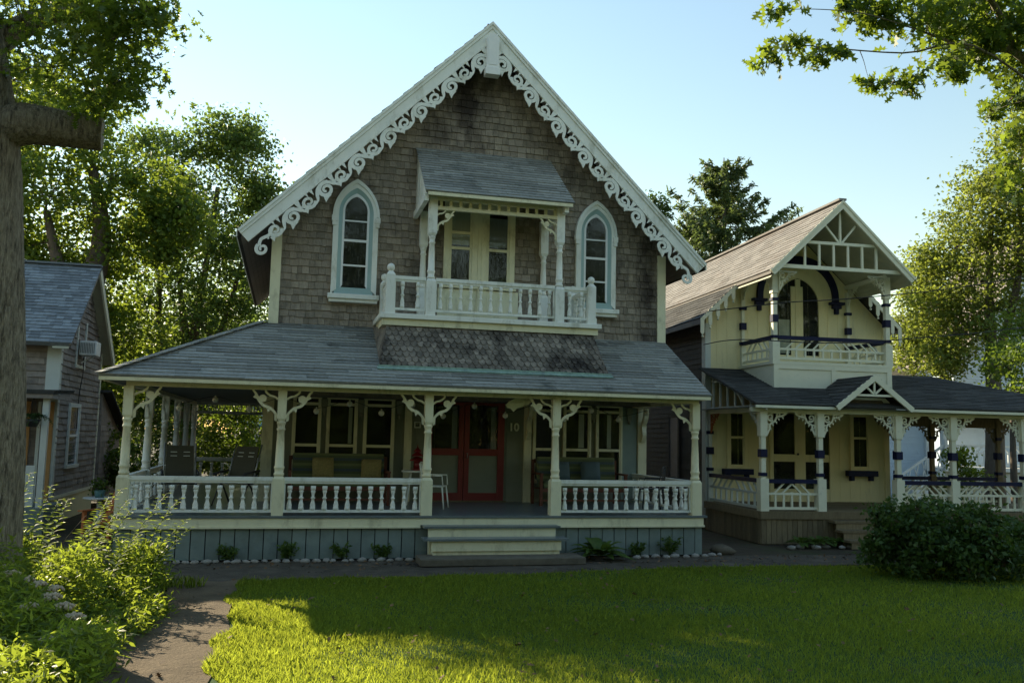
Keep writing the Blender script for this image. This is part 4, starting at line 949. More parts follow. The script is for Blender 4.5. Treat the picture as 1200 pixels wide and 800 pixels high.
for x in (5.25, 6.29, 8.31):
    p = ringed_post('back_post', H2, x, 2.75, F2, 2.95, .72, LR, 'wood', wb=.16, ws=.1)
    for s in (-1, 1): corner_bracket('bracket', 'wood', p, (s*.07, 0, 2.93-F2), (s, 0, 0), .5, style=1)
MB().box(5.2, 2.7, 2.75, px1-1, 2.8, 3.03).build('back_beam', 'wood', H2)
for a, b, nv in ((0, 1.404, 6), (3.382, 4.82, 7), (4.82, 6.72, 9), (6.72, 8.62, 9)): fan_railing(H2, (a+.1, 0, 0), (b-.1, 0, 0), F2+.03, 1.42, nv=nv)
fan_railing(H2, (0, .1, 0), (0, Y2-.15, 0), F2+.03, 1.42, 'bluewhite', 9)
fan_railing(H2, (5.25, 2.75, 0), (8.31, 2.75, 0), F2+.03, 1.42, 'ycream', 12)
mb = MB(); y = -.1
while y < Y2: mb.box(-.1, y, F2-.04, 9.0, y+.11, F2); y += .115
mb.build('porch_floor', 'wood', H2)
MB().box(-.12, -.12, .55, 9.0, -.075, F2-.005).box(-.13, -.075, .55, -.09, Y2, F2-.005).build('floor_fascia', 'wood', H2)
mb = MB(); x = -.08
while x < 8.9:
    mb.box(x, -.075-rnd(0, .006), .0, x+.115, -.05, .55); x += .125
y = -.05
while y < Y2: mb.box(-.1, y, .0, -.075, y+.115, .55); y += .125
mb.build('skirting', 'wood', H2)
MB().box(-.05, -.03, 0, 8.9, 0, .6).box(-.06, .03, 0, -.02, Y2, .6).build('skirting_shade', 'dark', H2)  # dark sheet painting shade behind the board gaps
for k in range(3):
    z = .54-k*.18; MB().box(1.5, -.42-k*.3, z-.05, 3.3, -.125-k*.3+.02*0, z).box(1.55, -.4-k*.3, .0, 3.25, -.38-k*.3, z-.05).build('step', 'wood', H2)
# lower windows and doors
def win2(x0, x1, z0, z1, mid):
    w = sash_window(H2, x0, x1, z0, z1, Y2, 'yellow', mid, None, (), .04, .07)
    MB().box(x0-.2, Y2-.17, z0-.2, x1+.2, Y2-.001, z0-.055).box(x0-.1, Y2-.12, z0-.32, x0, Y2-.001, z0-.2).box(x1, Y2-.12, z0-.32, x1+.1, Y2-.001, z0-.2).build('navy_sill', 'navy', w)
win2(.56, .97, 1.6, 3.0, 2.35); win2(4.06, 4.52, 1.6, 3.0, 2.4)
mb = MB().box(1.68, Y2-.06, F2, 1.78, Y2, 3.0).box(2.39, Y2-.05, F2, 2.69, Y2, 3.0).box(3.38, Y2-.06, F2, 3.5, Y2, 3.0)
for a, b in ((1.78, 2.39), (2.69, 3.38)): mb.box(a, Y2-.05, F2, b, Y2, 1.05).box(a, Y2-.05, 1.75, b, Y2, 1.94)
d2 = mb.build('door', 'yellow', H2)
for a, b in ((1.78, 2.39), (2.69, 3.38)):
    for z0, z1 in ((1.05, 1.75), (1.94, 3.0)):
        MB().box(a, Y2-.03, z0, b, Y2-.026, z1).build('glass', 'glass', d2); MB().box(a, Y2-.008, z0, b, Y2-.002, z1).build('unlit_backing', 'dark', d2)  # black backing panel stands in for the dark room
MB().ball(2.46, Y2-.08, 1.95, .03).build('doorknob', 'darkmetal', d2)
OFF = ZERO
sg = MB().prism((V(2.48, -.06, 3.17), V(1, 0, 0), V(0, 0, 1), V(0, -1, 0)), [(-.5, -.09), (.46, -.09), (.5, -.05), (.5, .05), (.46, .09), (-.5, .09)], -.0, .03)
sgn = sg.build('name_board', 'sign', None, ZERO); sgn.location = H2P; sgn.rotation_euler = (0, 0, -PSI); tag(sgn, 'dark brown carved name board under the small gable of the yellow porch', 'sign')
# overhead cables
for nm, pts, lb in (('overhead_cable', [(10.9, 2.0, 5.2), (12.33, 1.1, 5.36), (13.9, .7, 5.5), (16.6, .6, 5.9), (19.3, .2, 6.5), (26, -1, 8.2)], 'upper black overhead cable crossing the yellow balcony'),
                ('overhead_cable', [(11.3, 3.0, 4.55), (11.49, 1.5, 4.53), (13.4, 1.1, 4.5), (15.4, 1.0, 4.68), (19.17, .7, 5.2), (26, 0, 6.6)], 'lower black overhead cable crossing below the yellow balcony rail')):
    OFF = V(*pts[0]); tag(MB().tube(smoothpath(pts, 6), .012, 5).build(nm, 'wire', None), lb, 'cable').location = pts[0]

# ================================================================== GREY COTTAGE ON THE LEFT
OFF = V(-6.5, 8.1, 0)
H3 = empty('grey_shingle_cottage', OFF, 'grey shingled cottage with blue roof at the left behind the big oak', 'house')
X3, Y3a, Y3b, XE = -3.5, 5.8, 10.35, -10.5; R3y, R3z, E3z, E3y = 8.0, 6.36, 4.13, 5.35
s3 = (R3z-E3z)/(R3y-E3y)
mb = MB(); prof = [(Y3a, .65), (Y3b, .65), (Y3b, R3z-s3*(Y3b-R3y)-.14), (R3y, R3z-.16), (Y3a, R3z-s3*(R3y-Y3a)-.14)]
mb.prism(FRS(X3, 1), prof, -(X3-XE), 0)
g3 = lambda v: (max(Y3a, R3y-(R3z-.16-v)/s3), min(Y3b, R3y+(R3z-.16-v)/s3))
shingles(mb, FRS(X3, 1), g3, .66, 6.3, .15, .3, .9, .036, .008)
shingles(mb, FRX(Y3a), lambda v: (XE, X3-.02), .66, 4.3, .15, .2, .6, .036, .008)
mb.build('wall', 'slate_wall', H3)
MB().box(X3-.02, Y3a, .0, X3+.01, Y3b, .6).box(XE, Y3a-.01, .0, X3, Y3a, .6).build('foundation_board', 'yellow', H3)
MB().box(X3-.01, Y3a-.02, .58, X3+.045, Y3b, .66).build('water_table', 'ycream', H3)
MB().box(X3-.26, Y3a-.045, .6, X3+.0, Y3a, 4.2).box(X3, Y3a-.045, .6, X3+.035, Y3a+.14, 4.2).build('corner_board', 'bluewhite', H3)
MB().box(X3, Y3b-.1, .6, X3+.04, Y3b+.03, 4.3).build('corner_board', 'ycream', H3)
mb = MB(); XV = X3+.3
for sgn_ in (-1, 1):
    ey_ = R3y+sgn_*(R3y-E3y); fr = plane_frame((XE, ey_, E3z), (1, 0, 0), (0, -sgn_, s3)); L = math.hypot(R3y-E3y, R3z-E3z)
    mb.prism(fr, [(0, 0), (XV-XE, 0), (XV-XE, L), (0, L)], -.09, 0)
    shingles(mb, fr, lambda v: (0, XV-XE+.02), 0, L, .135, .15, .32, .022, .01)
mb.beam((XE, R3y, R3z+.02), (XV+.02, R3y, R3z+.02), .22, .05); mb.build('roof', 'roof_blue', H3)
for sg_ in (-1, 1):
    mb = MB(); L = math.hypot(R3y-E3y, R3z-E3z); d = V(0, sg_*(R3y-E3y), E3z-R3z).normalized(); dn = V(0, d.z*sg_, -abs(d.y)); wd_ = .2 if sg_ > 0 else .05
    mb.strip((V(XV, R3y, R3z-.02), d, dn, V(1, 0, 0)), [(0, .0), (L, .0)], [(.0, wd_), (L, wd_)], -.03, .02)
    mb.build('rake_board', 'ycream' if sg_ > 0 else 'slate_wall', H3)
    MB().strip((V(XV-.04, R3y, R3z-.12), d, dn, V(1, 0, 0)), [(.05, .0), (L, .0)], [(.05, .02), (L, .02)], -.34, .0).build('soffit', 'gsoffit', H3)
mb = MB()
w3 = MB().box(X3+.02, 6.88, 1.3, X3+.07, 6.98, 2.82).box(X3+.02, 7.92, 1.3, X3+.07, 8.02, 2.82).box(X3+.02, 6.98, 2.72, X3+.07, 7.92, 2.82).box(X3+.02, 6.84, 1.25, X3+.1, 8.06, 1.33).build('window', 'bluewhite', H3)
MB().box(X3+.021, 6.98, 2.0, X3+.055, 7.92, 2.06).box(X3+.021, 6.98, 1.33, X3+.05, 7.05, 2.72).box(X3+.021, 7.85, 1.33, X3+.05, 7.92, 2.72).build('sash', 'white', w3)
MB().box(X3+.021, 6.98, 1.33, X3+.03, 7.92, 2.72).build('glass', pmat('blue_dark_window', (.03, .045, .08), .08, spec=.6), w3)
MB().box(X3+.0, 7.2, 3.7, X3+.06, 8.2, 3.78).box(X3, 7.2, 3.78, X3+.05, 7.3, 4.9).box(X3, 8.1, 3.78, X3+.05, 8.2, 4.9).build('upper_window', 'bluewhite', H3)
# small porch in front of the grey cottage
mb = MB(); fr = plane_frame((-8, 4.0, 2.98), (1, 0, 0), (0, 1.8, .08)); mb.prism(fr, [(0, 0), (4.85, 0), (4.85, 1.8), (0, 1.8)], -.06, 0); shingles(mb, fr, lambda v: (0, 4.87), 0, 1.79, .16, .25, .6, .018)
mb.build('porch_roof', 'roof_dark', H3)
MB().box(-8, 4.02, 2.83, -3.17, 4.06, 2.93).box(-3.22, 4.06, 2.83, -3.17, Y3a-.05, 2.93).build('porch_fascia', 'slate_wall', H3)
for x, m_ in ((-3.32, 'bluewhite'), (-5.0, 'bluewhite')): MB().box(x-.06, 4.15, .55, x+.06, 4.27, 2.83).build('porch_post', m_, H3)
MB().box(-8, 4.1, .0, -3.2, Y3a-.05, .55).build('porch_floor', 'blue', H3)
for x in (-3.62, -4.1, -4.5): MB().box(x-.1, Y3a-.1, .56, x+.1, Y3a-.046, 2.8).build('door_board', 'tan' if x > -4.4 else 'white', H3)
MB().box(-3.85, Y3a-.1, .56, -3.78, Y3a-.046, 2.8).build('door_frame', 'bluewhite', H3)
MB().box(-4.9, 4.2, .56, -3.45, 4.26, 1.42).build('porch_panel', 'bluewhite', H3)
mb = MB(); shed = [(Y3b+.1, .3), (Y3b+3, .3), (Y3b+3, 2.2), (Y3b+.1, 3.2)]     # lean-to at the back corner
mb.prism(FRS(X3+.1, 1), shed, -3, 0); shingles(mb, FRS(X3+.1, 1), lambda v: (Y3b+.1, Y3b+3), .35, 2.3, .15, .3, .8, .02); shingles(mb, FRX(Y3b+.1), lambda v: (X3, X3+.09), .35, 2.9, .15, .1, .28, .02)
mb.build('lean_to', 'slate_wall', H3)
fr = plane_frame((X3-2.6, Y3b+3.3, 2.05), (1, 0, 0), (0, -3.3, 1.25)); mb = MB(); mb.prism(fr, [(0, 0), (2.95, 0), (2.95, 3.5), (0, 3.5)], -.07, 0); mb.build('lean_to_roof', 'roof_dark', H3)
OFF = V(X3+.3, 7.65, 4.0); ac = empty('window_air_conditioner', OFF, 'white window air conditioner jutting from the grey cottage gable', 'air conditioner')
MB().box(X3+.06, 7.35, 4.02, X3+.45, 7.9, 4.38).build('casing', 'white', ac, bevel=.02)
mb = MB()
for k in range(9): mb.box(X3+.09+k*.038, 7.337, 4.07, X3+.11+k*.038, 7.35, 4.33)
mb.build('grille', 'metal', ac); MB().beam((X3+.07, 7.65, 3.85), (X3+.36, 7.65, 4.01), .025, .025).build('support_bracket', 'white', ac)
tag(MB().tube(smoothpath([(X3+.1, 7.7, 3.98), (X3+.12, 7.68, 3.6), (X3+.06, 7.7, 3.0), (X3+.06, 7.7, 2.2)], 5), .012, 5).build('drain_hose', 'wire', None, V(X3+.1, 7.7, 2.2)), 'thin dark hose hanging below the window air conditioner', 'hose').location = (X3+.1, 7.7, 2.2)

# ================================================================== WHITE HOUSE BEHIND ON THE RIGHT
OFF = V(30, 16, 0)
HW3 = empty('white_clapboard_house', OFF, 'white clapboard house with outside stair and raised porch seen through the yellow porch', 'house')
mb = MB().box(21.5, 14.1, 0, 26.5, 20, 4.6).box(29.7, 16.2, 0, 39.3, 20, 5.9); mb.prism(FRX(16.2), [(29.7, 5.9), (39.3, 5.9), (34.5, 11.9)], -3.8, 0)
for (x0, x1, y, z1) in ((21.5, 26.5, 14.1, 4.6), (29.7, 39.3, 16.2, 5.9)):
    shingles(mb, FRX(y), lambda v: (x0, x1), .1, z1, .13, 3, 5, .03, .001)
mb.build('wall', 'paleblue', HW3)
mb = MB()
for s in (-1, 1):
    fr = plane_frame((34.5+s*5.2, 15.6, 5.7), (0, 1, 0), (-s*5.2, 0, 6.5)); mb.prism(fr, [(0, 0), (4.5, 0), (4.5, 8.32), (0, 8.32)], -.1, .05)
fr = plane_frame((21, 13.6, 4.5), (1, 0, 0), (0, 3, 1.2)); mb.prism(fr, [(0, 0), (6, 0), (6, 3.2), (0, 3.2)], -.1, .05)
mb.build('roof', 'slate_wall', HW3)
for s in (-1, 1):
    th_ = math.atan(1.25); fr = (V(34.5, 15.58, 12.25), V(s*cos(th_), 0, -sin(th_)), V(-s*sin(th_), 0, -cos(th_)), V(0, -1, 0))
    MB().strip(fr, [(0, 0), (8.42, 0)], [(.35, .35), (8.42, .35)], -.05, .05).build('rake_board', 'bluewhite', HW3)
MB().box(33.4, 16.1, 7.2, 34.4, 16.19, 8.8).build('window', 'dark', HW3)
MB().box(26.4, 13.95, 0, 26.6, 14.1, 4.6).build('corner_board', 'white', HW3)
MB().box(26.7, 13.4, 1.25, 37, 16.2, 1.4).build('porch_floor', 'white', HW3)
MB().box(26.8, 13.6, 0, 37, 13.7, 1.25).build('porch_skirt', 'pillow_b' if False else 'bluewhite', HW3)
for x in (26.9, 31.8, 36.5): MB().box(x-.1, 13.45, 1.4, x+.1, 13.65, 4.2).build('porch_post', 'white', HW3)
MB().box(26.6, 13.3, 4.2, 37.2, 16.2, 4.35).build('porch_canopy', 'slate_wall', HW3)
fan_railing(HW3, (27.0-OFF.x, 13.55-OFF.y, 0), (31.7-OFF.x, 13.55-OFF.y, 0), 1.5, 2.3, 'white', 16, 'white')
mb = MB()
for k in range(7): mb.box(24.6+k*.3, 13.3, 0, 24.9+k*.3, 14.05, .18*(k+1))
mb.build('stair', 'white', HW3)
mb = MB().beam((24.5, 13.32, .95), (26.75, 13.32, 2.3), .07, .09).beam((24.5, 13.32, .25), (26.75, 13.32, 1.5), .05, .06).box(24.42, 13.25, 0, 24.58, 13.4, 1.15).box(26.68, 13.25, 1.3, 26.82, 13.4, 2.5)
for k in range(6): mb.beam((24.6+k*.36, 13.32, .35+k*.2), (24.78+k*.36, 13.32, 1.05+k*.21), .035, .035); mb.beam((24.78+k*.36, 13.32, .45+k*.2), (24.6+k*.36, 13.32, .95+k*.21), .035, .03)
mb.build('stair_railing', 'white', HW3)
# far house glimpsed through the back of the main porch
OFF = V(2, 33, 0); FH = empty('distant_cottage', OFF, 'small distant cottage with grey roof and white post seen through the back of the porch', 'house')
MB().box(-.6, 31, 0, 5, 36, 2.6).build('wall', 'slate_wall', FH); fr = plane_frame((-1.2, 30.4, 2.5), (1, 0, 0), (0, 3, 1.3)); MB().prism(fr, [(0, 0), (6.5, 0), (6.5, 3.3), (0, 3.3)], -.1, 0).prism(FRX(33.4), [(-.6, 3.6), (5, 3.6), (5, 5.6), (-.6, 5.6)], -.1, 0).build('roof', 'pot', FH)
MB().box(.0, 30.6, 0, .25, 30.85, 5).build('post', 'white', FH)

# ================================================================== GROUND
def sheet(name, poly, z, mat, sub=None):
    me = bpy.data.meshes.new(name); me.from_pydata([(x, y, z) for x, y in poly], [], [list(range(len(poly)))]); me.materials.append(mat)
    o = bpy.data.objects.new(name, me); COL.objects.link(o); return struct(o)
def groundmat(name, a, b, c, s1, s2, bump=.5, bs=25, rough=.95, thr=.5, crack=0):
    m, n = nt(name); bs_ = N(n, 'ShaderNodeBsdfPrincipled'); o = N(n, 'ShaderNodeOutputMaterial'); n.links.new(bs_.outputs[0], o.inputs[0]); v = pos(n)
    col = mixc(n, ramp(n, noise(n, s1, 6, .65, v), .35, .65), c4(a), c4(b)); col = mixc(n, ramp(n, noise(n, s2, 5, .7, v), thr, thr+.18), col, c4(c)); n.links.new(col, bs_.inputs['Base Color'])
    if crack:
        vo = N(n, 'ShaderNodeTexVoronoi', feature='DISTANCE_TO_EDGE'); vo.inputs['Scale'].default_value = crack; mv = N(n, 'ShaderNodeVectorMath', operation='ADD'); n.links.new(v, mv.inputs[0])
        nz = N(n, 'ShaderNodeTexNoise'); nz.inputs['Scale'].default_value = 2.5; n.links.new(v, nz.inputs['Vector']); n.links.new(nz.outputs['Color'], mv.inputs[1]); n.links.new(mv.outputs[0], vo.inputs['Vector'])
        cf = N(n, 'ShaderNodeMath', operation='MULTIPLY'); n.links.new(ramp(n, vo.outputs['Distance'], .004, .014, .85, 0), cf.inputs[0]); n.links.new(ramp(n, noise(n, .8, 2, .5, v), .45, .55), cf.inputs[1])
        col = mixc(n, cf.outputs[0], col, c4(a, .35)); gr = ramp(n, noise(n, 140, 2, .5, v), .3, .7, .72, 1.28); cb_ = N(n, 'ShaderNodeCombineColor')
        for i_ in range(3): n.links.new(gr, cb_.inputs[i_])
        col = mixc(n, 1, col, cb_.outputs[0], 'MULTIPLY'); n.links.new(col, bs_.inputs['Base Color'])
    bs_.inputs['Roughness'].default_value = rough; bs_.inputs['Specular IOR Level'].default_value = .2
    bp_ = N(n, 'ShaderNodeBump'); bp_.inputs['Strength'].default_value = bump; bp_.inputs['Distance'].default_value = .03
    n.links.new(noise(n, bs, 6, .7, v), bp_.inputs['Height']); n.links.new(bp_.outputs[0], bs_.inputs['Normal']); return m
G_soil = groundmat('garden_soil', (.05, .042, .03), (.075, .062, .042), (.045, .06, .022), 3, .7)
G_turf = groundmat('lawn_turf', (.03, .07, .016), (.042, .085, .02), (.065, .075, .03), 5, .8, thr=.56)
G_path = groundmat('worn_asphalt_path', (.08, .068, .052), (.12, .102, .078), (.19, .16, .12), 2.6, .9, .8, 60, thr=.55, crack=.55)
G_dirt = groundmat('side_path_dirt', (.115, .086, .054), (.16, .122, .076), (.06, .047, .032), 2.2, 3, .9, 22, thr=.55)
sheet('ground', [(-400, -400), (400, -400), (400, 600), (-400, 600)], -.02, G_soil)
lawn_l = [(1.1, -2.5), (1.0, -3.5), (1.12, -4.6), (1.02, -5.8), (1.1, -7), (1.0, -8.4), (.9, -14)]
sheet('lawn', lawn_l[::-1]+[(1.5, -2.38), (3, -2.2), (5.3, -2.14), (8, -1.75), (10.5, -1.65), (12.2, -1.9), (30, -1.4), (30, -40), (.9, -40)][:-0 or None] if False else [(.9, -40), (.9, -14)]+lawn_l[::-1][1:]+[(1.6, -2.36), (3, -2.2), (5.3, -2.14), (8, -1.75), (10.5, -1.65), (12.2, -1.9), (30, -1.6), (30, -40)], .004, G_turf)
# walkway as a gently uneven strip
def strip_mesh(name, rows, mat, z=.0, amp=.0, nx=8):
    vs = []; fs = []
    for i, (l, r) in enumerate(rows):
        for k in range(nx+1):
            t = k/nx; vs.append((l[0]+(r[0]-l[0])*t, l[1]+(r[1]-l[1])*t, z+amp*(sin(i*1.3+k*.8)+sin(i*.5-k*1.1))*(0 if k in (0, nx) else 1)))
    for i in range(len(rows)-1):
        for k in range(nx): a = i*(nx+1)+k; fs.append((a, a+1, a+nx+2, a+nx+1))
    o = MB().add(vs, fs, True).build(name, mat, None, ZERO); return struct(o)
strip_mesh('front_path', [((x, -.25+.05*sin(x*1.3) if x > 0 else -.1), (x, -2.35+.12*sin(x*.7)+(.3 if x > 6 else 0)+(.35 if x > 8 else 0)-(.55 if x < 1.6 else 0))) for x in np.arange(-2.2, 22, .4)], G_path, -.004, .004)
strip_mesh('side_path', [((.12+.1*sin(y*1.1), y), (1.12+.06*sin(y*1.7), y)) for y in np.arange(-2.3, -14, -.3)], G_dirt, .016, .008, 10)
# edging stones
def rock(name, x, y, r, mat, z=0):
    o = MB(); n = 8; vs = []; fs = []
    for i in range(5):
        a = pi*i/4
        for k in range(n): t = 2*pi*k/n; q = r*(1+rnd(-.18, .18)); vs.append((q*1.25*sin(a)*cos(t), q*.85*sin(a)*sin(t), q*.55*cos(a)))
    for i in range(4):
        for k in range(n): fs.append((i*n+k, (i+1)*n+k, (i+1)*n+(k+1) % n, i*n+(k+1) % n))
    ob = o.add(vs, fs, True).build(name, mat, None, ZERO); ob.location = (x, y, z+r*.25); ob.rotation_euler = (0, 0, rnd(0, 6)); return ob
xs = list(np.arange(-.9, 3.95, .165))
for x in xs: tag(rock('edging_stone', x+rnd(-.03, .03), -.33+rnd(-.05, .05), rnd(.055, .085), 'rock'), 'pale fist sized edging stone in the row below the blue skirting left of the steps', 'stone', 'edging stones left of the steps')
for x in np.arange(8.2, 10.1, .21): tag(rock('edging_stone', x, -.4+rnd(-.08, .08)+(.25 if x > 9.7 else 0), rnd(.06, .1), 'rock'), 'pale edging stone in the row below the blue skirting right of the steps', 'stone', 'edging stones right of the steps')
for x in np.arange(12.2, 14.6, .3): tag(rock('edging_stone', x, .75+rnd(-.1, .1), rnd(.07, .11), 'rock'), 'rounded stone edging the hosta bed before the yellow cottage', 'stone', 'edging stones by the yellow cottage')
tag(rock('flat_stone', 10.3, .2, .22, 'stone'), 'brown field stone at the main cottage corner beside the gap', 'stone')
tag(rock('flat_stone', .15, -4.6, .16, 'rock', -.05), 'large pale flat stone at the edge of the flower bed beside the dirt path', 'stone')

# ================================================================== GRASS
def in_lawn(x, y): return True
n = 400000
yy = np.concatenate([RNG.uniform(-10.4, -5.6, int(n*.6)), RNG.uniform(-5.6, -1.7, n-int(n*.6))])
xx = .95+17.5*RNG.random(n)**1.45
edge_l = 1.06+.07*np.sin(yy*2.1)+.06*np.sin(yy*5.3); edge_t = -2.2+np.interp(xx, [0, 3, 5.3, 8, 10.5, 12.2, 17], [-.2, 0, .06, .45, .55, .3, .5])+.05*np.sin(xx*3.1)+.04*np.sin(xx*7.7)
vis = (xx-1.66) < (yy+16.47)*1.3+1.5
patch = np.sin(xx*1.7+np.sin(yy*1.3)*2)+np.sin(yy*2.3+xx*.6)+RNG.normal(size=n)*.8
keep = (xx > edge_l) & (yy < edge_t) & vis & (patch > -2.0)
xx, yy, patch = xx[keep], yy[keep], patch[keep]; n = len(xx)
h = np.clip(RNG.lognormal(-3.4, .42, n), .012, .1)*(1+.18*np.clip(patch, -1, 1.5)); w = np.interp(yy, [-9, -2], [.003, .0062])*RNG.uniform(.7, 1.3, n); an = RNG.uniform(0, 2*pi, n); ln = RNG.uniform(.1, .9, n); la = RNG.uniform(0, 2*pi, n)
P = np.zeros((n, 5, 3)); z0 = .0
dx, dy = np.cos(an)*w, np.sin(an)*w; ox_, oy_ = np.cos(la)*ln*h, np.sin(la)*ln*h
P[:, 0] = np.stack([xx-dx, yy-dy, np.full(n, z0)], 1); P[:, 1] = np.stack([xx+dx, yy+dy, np.full(n, z0)], 1)
P[:, 2] = np.stack([xx+dx*.8+ox_*.35, yy+dy*.8+oy_*.35, h*.6], 1); P[:, 3] = np.stack([xx+ox_, yy+oy_, h], 1); P[:, 4] = np.stack([xx-dx*.8+ox_*.35, yy-dy*.8+oy_*.35, h*.6], 1)
g = poly_cloud('grass', P.reshape(-1, 3), 5, 'grass'); tag(g, 'short green lawn grass in front of the cottages', 'grass', kind='stuff')
def tuft(name, x, y, n, hh, spread, label, mat='grass'):
    ps_ = []
    for _ in range(n):
        a = rnd(0, 6.28); r = spread*rnd(0, 1)**.5; bx, by = x+r*cos(a)*1.6, y+r*sin(a)*.6; h_ = hh*rnd(.5, 1.2); b = rnd(0, 6.28); l = rnd(.1, .6)*h_; w_ = .006
        c, s = cos(b+1.57)*w_, sin(b+1.57)*w_
        ps_ += [(bx-c, by-s, 0), (bx+c, by+s, 0), (bx+c*.7+cos(b)*l*.4, by+s*.7+sin(b)*l*.4, h_*.6), (bx+cos(b)*l, by+sin(b)*l, h_), (bx-c*.7+cos(b)*l*.4, by-s*.7+sin(b)*l*.4, h_*.6)]
    o = poly_cloud(name, np.array(ps_)-np.array((x, y, 0)), 5, mat); o.location = (x, y, 0); return tag(o, label, 'grass')
tuft('grass_tuft', .15, -2.75, 260, .16, .3, 'sunlit grass tuft between the flower bed and the path junction')

pl_ = []
for _ in range(700):      # fallen leaves
    x, y = (rnd(.3, 13), rnd(-9.3, -.45) if rnd(0, 1) < .55 else rnd(-1.1, -.3)); pl_.append((x, y, .055 if y < -2.3 else .012))
tag(poly_cloud('fallen_leaves', leaf_polys(np.array(pl_), .07, OAK, 1.6), len(OAK), 'dryleaf'), 'brown fallen oak leaves scattered over the lawn and path', 'leaves', kind='stuff')

# ================================================================== TREES
def stub(root, off):
    MB().lathe(0, 0, [(0, .2), (.012, .195)], 14).build('sawn_end', 'cutwood', root, ZERO).location = (0, 0, 0)
    o = [c for c in root.children if c.name.startswith('sawn_end')][0]
    d = V(.98, .1, -.02).normalized(); o.location = V(-.722, -5.0, 5.83)-off; o.rotation_euler = d.to_track_quat('Z', 'Y').to_euler()
oakL = [(-1.63, -5.29, 7.02, .61), (-.82, -5.99, 6.9, .48), (-.29, -6.6, 6.45, .33), (-1.26, -5.31, 6.5, .5), (-.3, -6.3, 6.02, .2), (-.71, -5.66, 6.5, .4), (-2.17, -3.58, 6.9, .52), (-.39, -6.61, 6.81, .41), (-1.66, -4.86, 7.93, .74), (-2.66, -4.54, 7.28, .85), (-.72, -6.1, 7.62, .68), (-.04, -6.89, 6.63, .2), (-.65, -5.42, 6.1, .2), (-1.9, -4.2, 6.35, .3), (-3.6, -4.5, 8.4, 1.1), (-2.6, -6.2, 8.6, 1.1), (-3.2, -3.2, 8.0, .9)]
tree('oak_tree', (-1.78, -4.6, 0), 'big old oak at the left edge with a thick sawn off limb', 'tree',
     [((-1.76, -4.6, -.05), .52), ((-1.77, -4.62, .5), .43), ((-1.8, -4.72, 2.2), .4), ((-1.86, -4.85, 3.6), .385), ((-1.98, -5.0, 5.2), .39), ((-2.1, -5.1, 6.3), .35), ((-2.3, -5.2, 7.6), .27), ((-2.6, -5.2, 9), .15)],
     [[((-2.0, -5.02, 5.72), .3), ((-1.6, -5.08, 5.83), .245), ((-1.15, -5.04, 5.84), .215), ((-.72, -5.0, 5.83), .2)],
      [((-2.2, -5.1, 6.6), .2), ((-1.6, -4.9, 7.2), .13), ((-1.0, -5.2, 7.3), .08)], [((-2.2, -5.1, 6.8), .16), ((-2.0, -5.8, 7.2), .1), ((-1.0, -6.3, 7.1), .06)]],
     oakL, 'leaf_oak', 'bark', .115, OAK, 380, 20, .25, trunk_n=72, extra=stub, up=.35, limb_r=.05)
oakR = [(6.04, -9.21, 6.38, .14), (6.0, -9.15, 5.92, .15), (6.24, -9.22, 6.05, .1), (6.46, -9.26, 5.95, .15), (6.64, -9.32, 6.0, .1), (6.91, -8.94, 6.63, .12), (7.16, -9.0, 6.67, .2), (7.42, -9.06, 6.6, .24), (7.24, -8.94, 5.9, .12), (7.49, -9.0, 5.92, .15), (7.7, -9.06, 5.98, .1), (7.65, -9.03, 5.8, .08), (7.76, -9.13, 6.55, .33), (8.27, -8.97, 6.68, .42), (8.76, -8.9, 6.83, .44), (9.08, -8.96, 6.7, .44), (7.99, -9.15, 6.15, .2), (8.6, -8.82, 6.5, .3), (8.12, -9.16, 5.98, .08), (9.24, -8.66, 6.4, .22), (9.8, -8.07, 6.35, .22), (9.61, -8.01, 6.2, .12), (10.31, -7.66, 6.1, .22), (10.2, -7.58, 5.75, .14), (10.37, -7.6, 5.5, .2), (8.4, -9.2, 7.3, .6), (7.4, -9.3, 7.3, .5), (9.5, -8.6, 7.4, .7), (10.6, -9, 7.6, .9), (11.5, -8.2, 7.5, 1)]
tree('oak_tree', (10.75, -8.2, 0), 'oak at the right whose leafy branch tips hang into the upper right sky', 'tree',
     [((10.75, -8.2, -.05), .5), ((10.7, -8.22, 1.5), .4), ((10.6, -8.4, 3.5), .37), ((10.45, -8.5, 5.4), .3), ((10.7, -8.5, 7.2), .2), ((10.8, -8.6, 9), .12)],
     [[((10.4, -8.6, 5.5), .1), ((9.8, -8.7, 6.15), .065), ((9.1, -8.87, 6.5), .04), ((8.5, -9.0, 6.38), .022), ((7.76, -9.13, 6.42), .012)],
      [((9.1, -8.87, 6.5), .035), ((8.5, -9.1, 7.0), .03), ((7.5, -9.2, 7.2), .02), ((6.6, -9.25, 6.95), .018), ((6.2, -9.2, 6.75), .01)]],
     oakR, 'leaf_oak', 'bark', .135, OAK*np.array([.85, 1]), 75, 9, .085, trunk_n=16, up=.2, limb_r=.02, ref=.16)
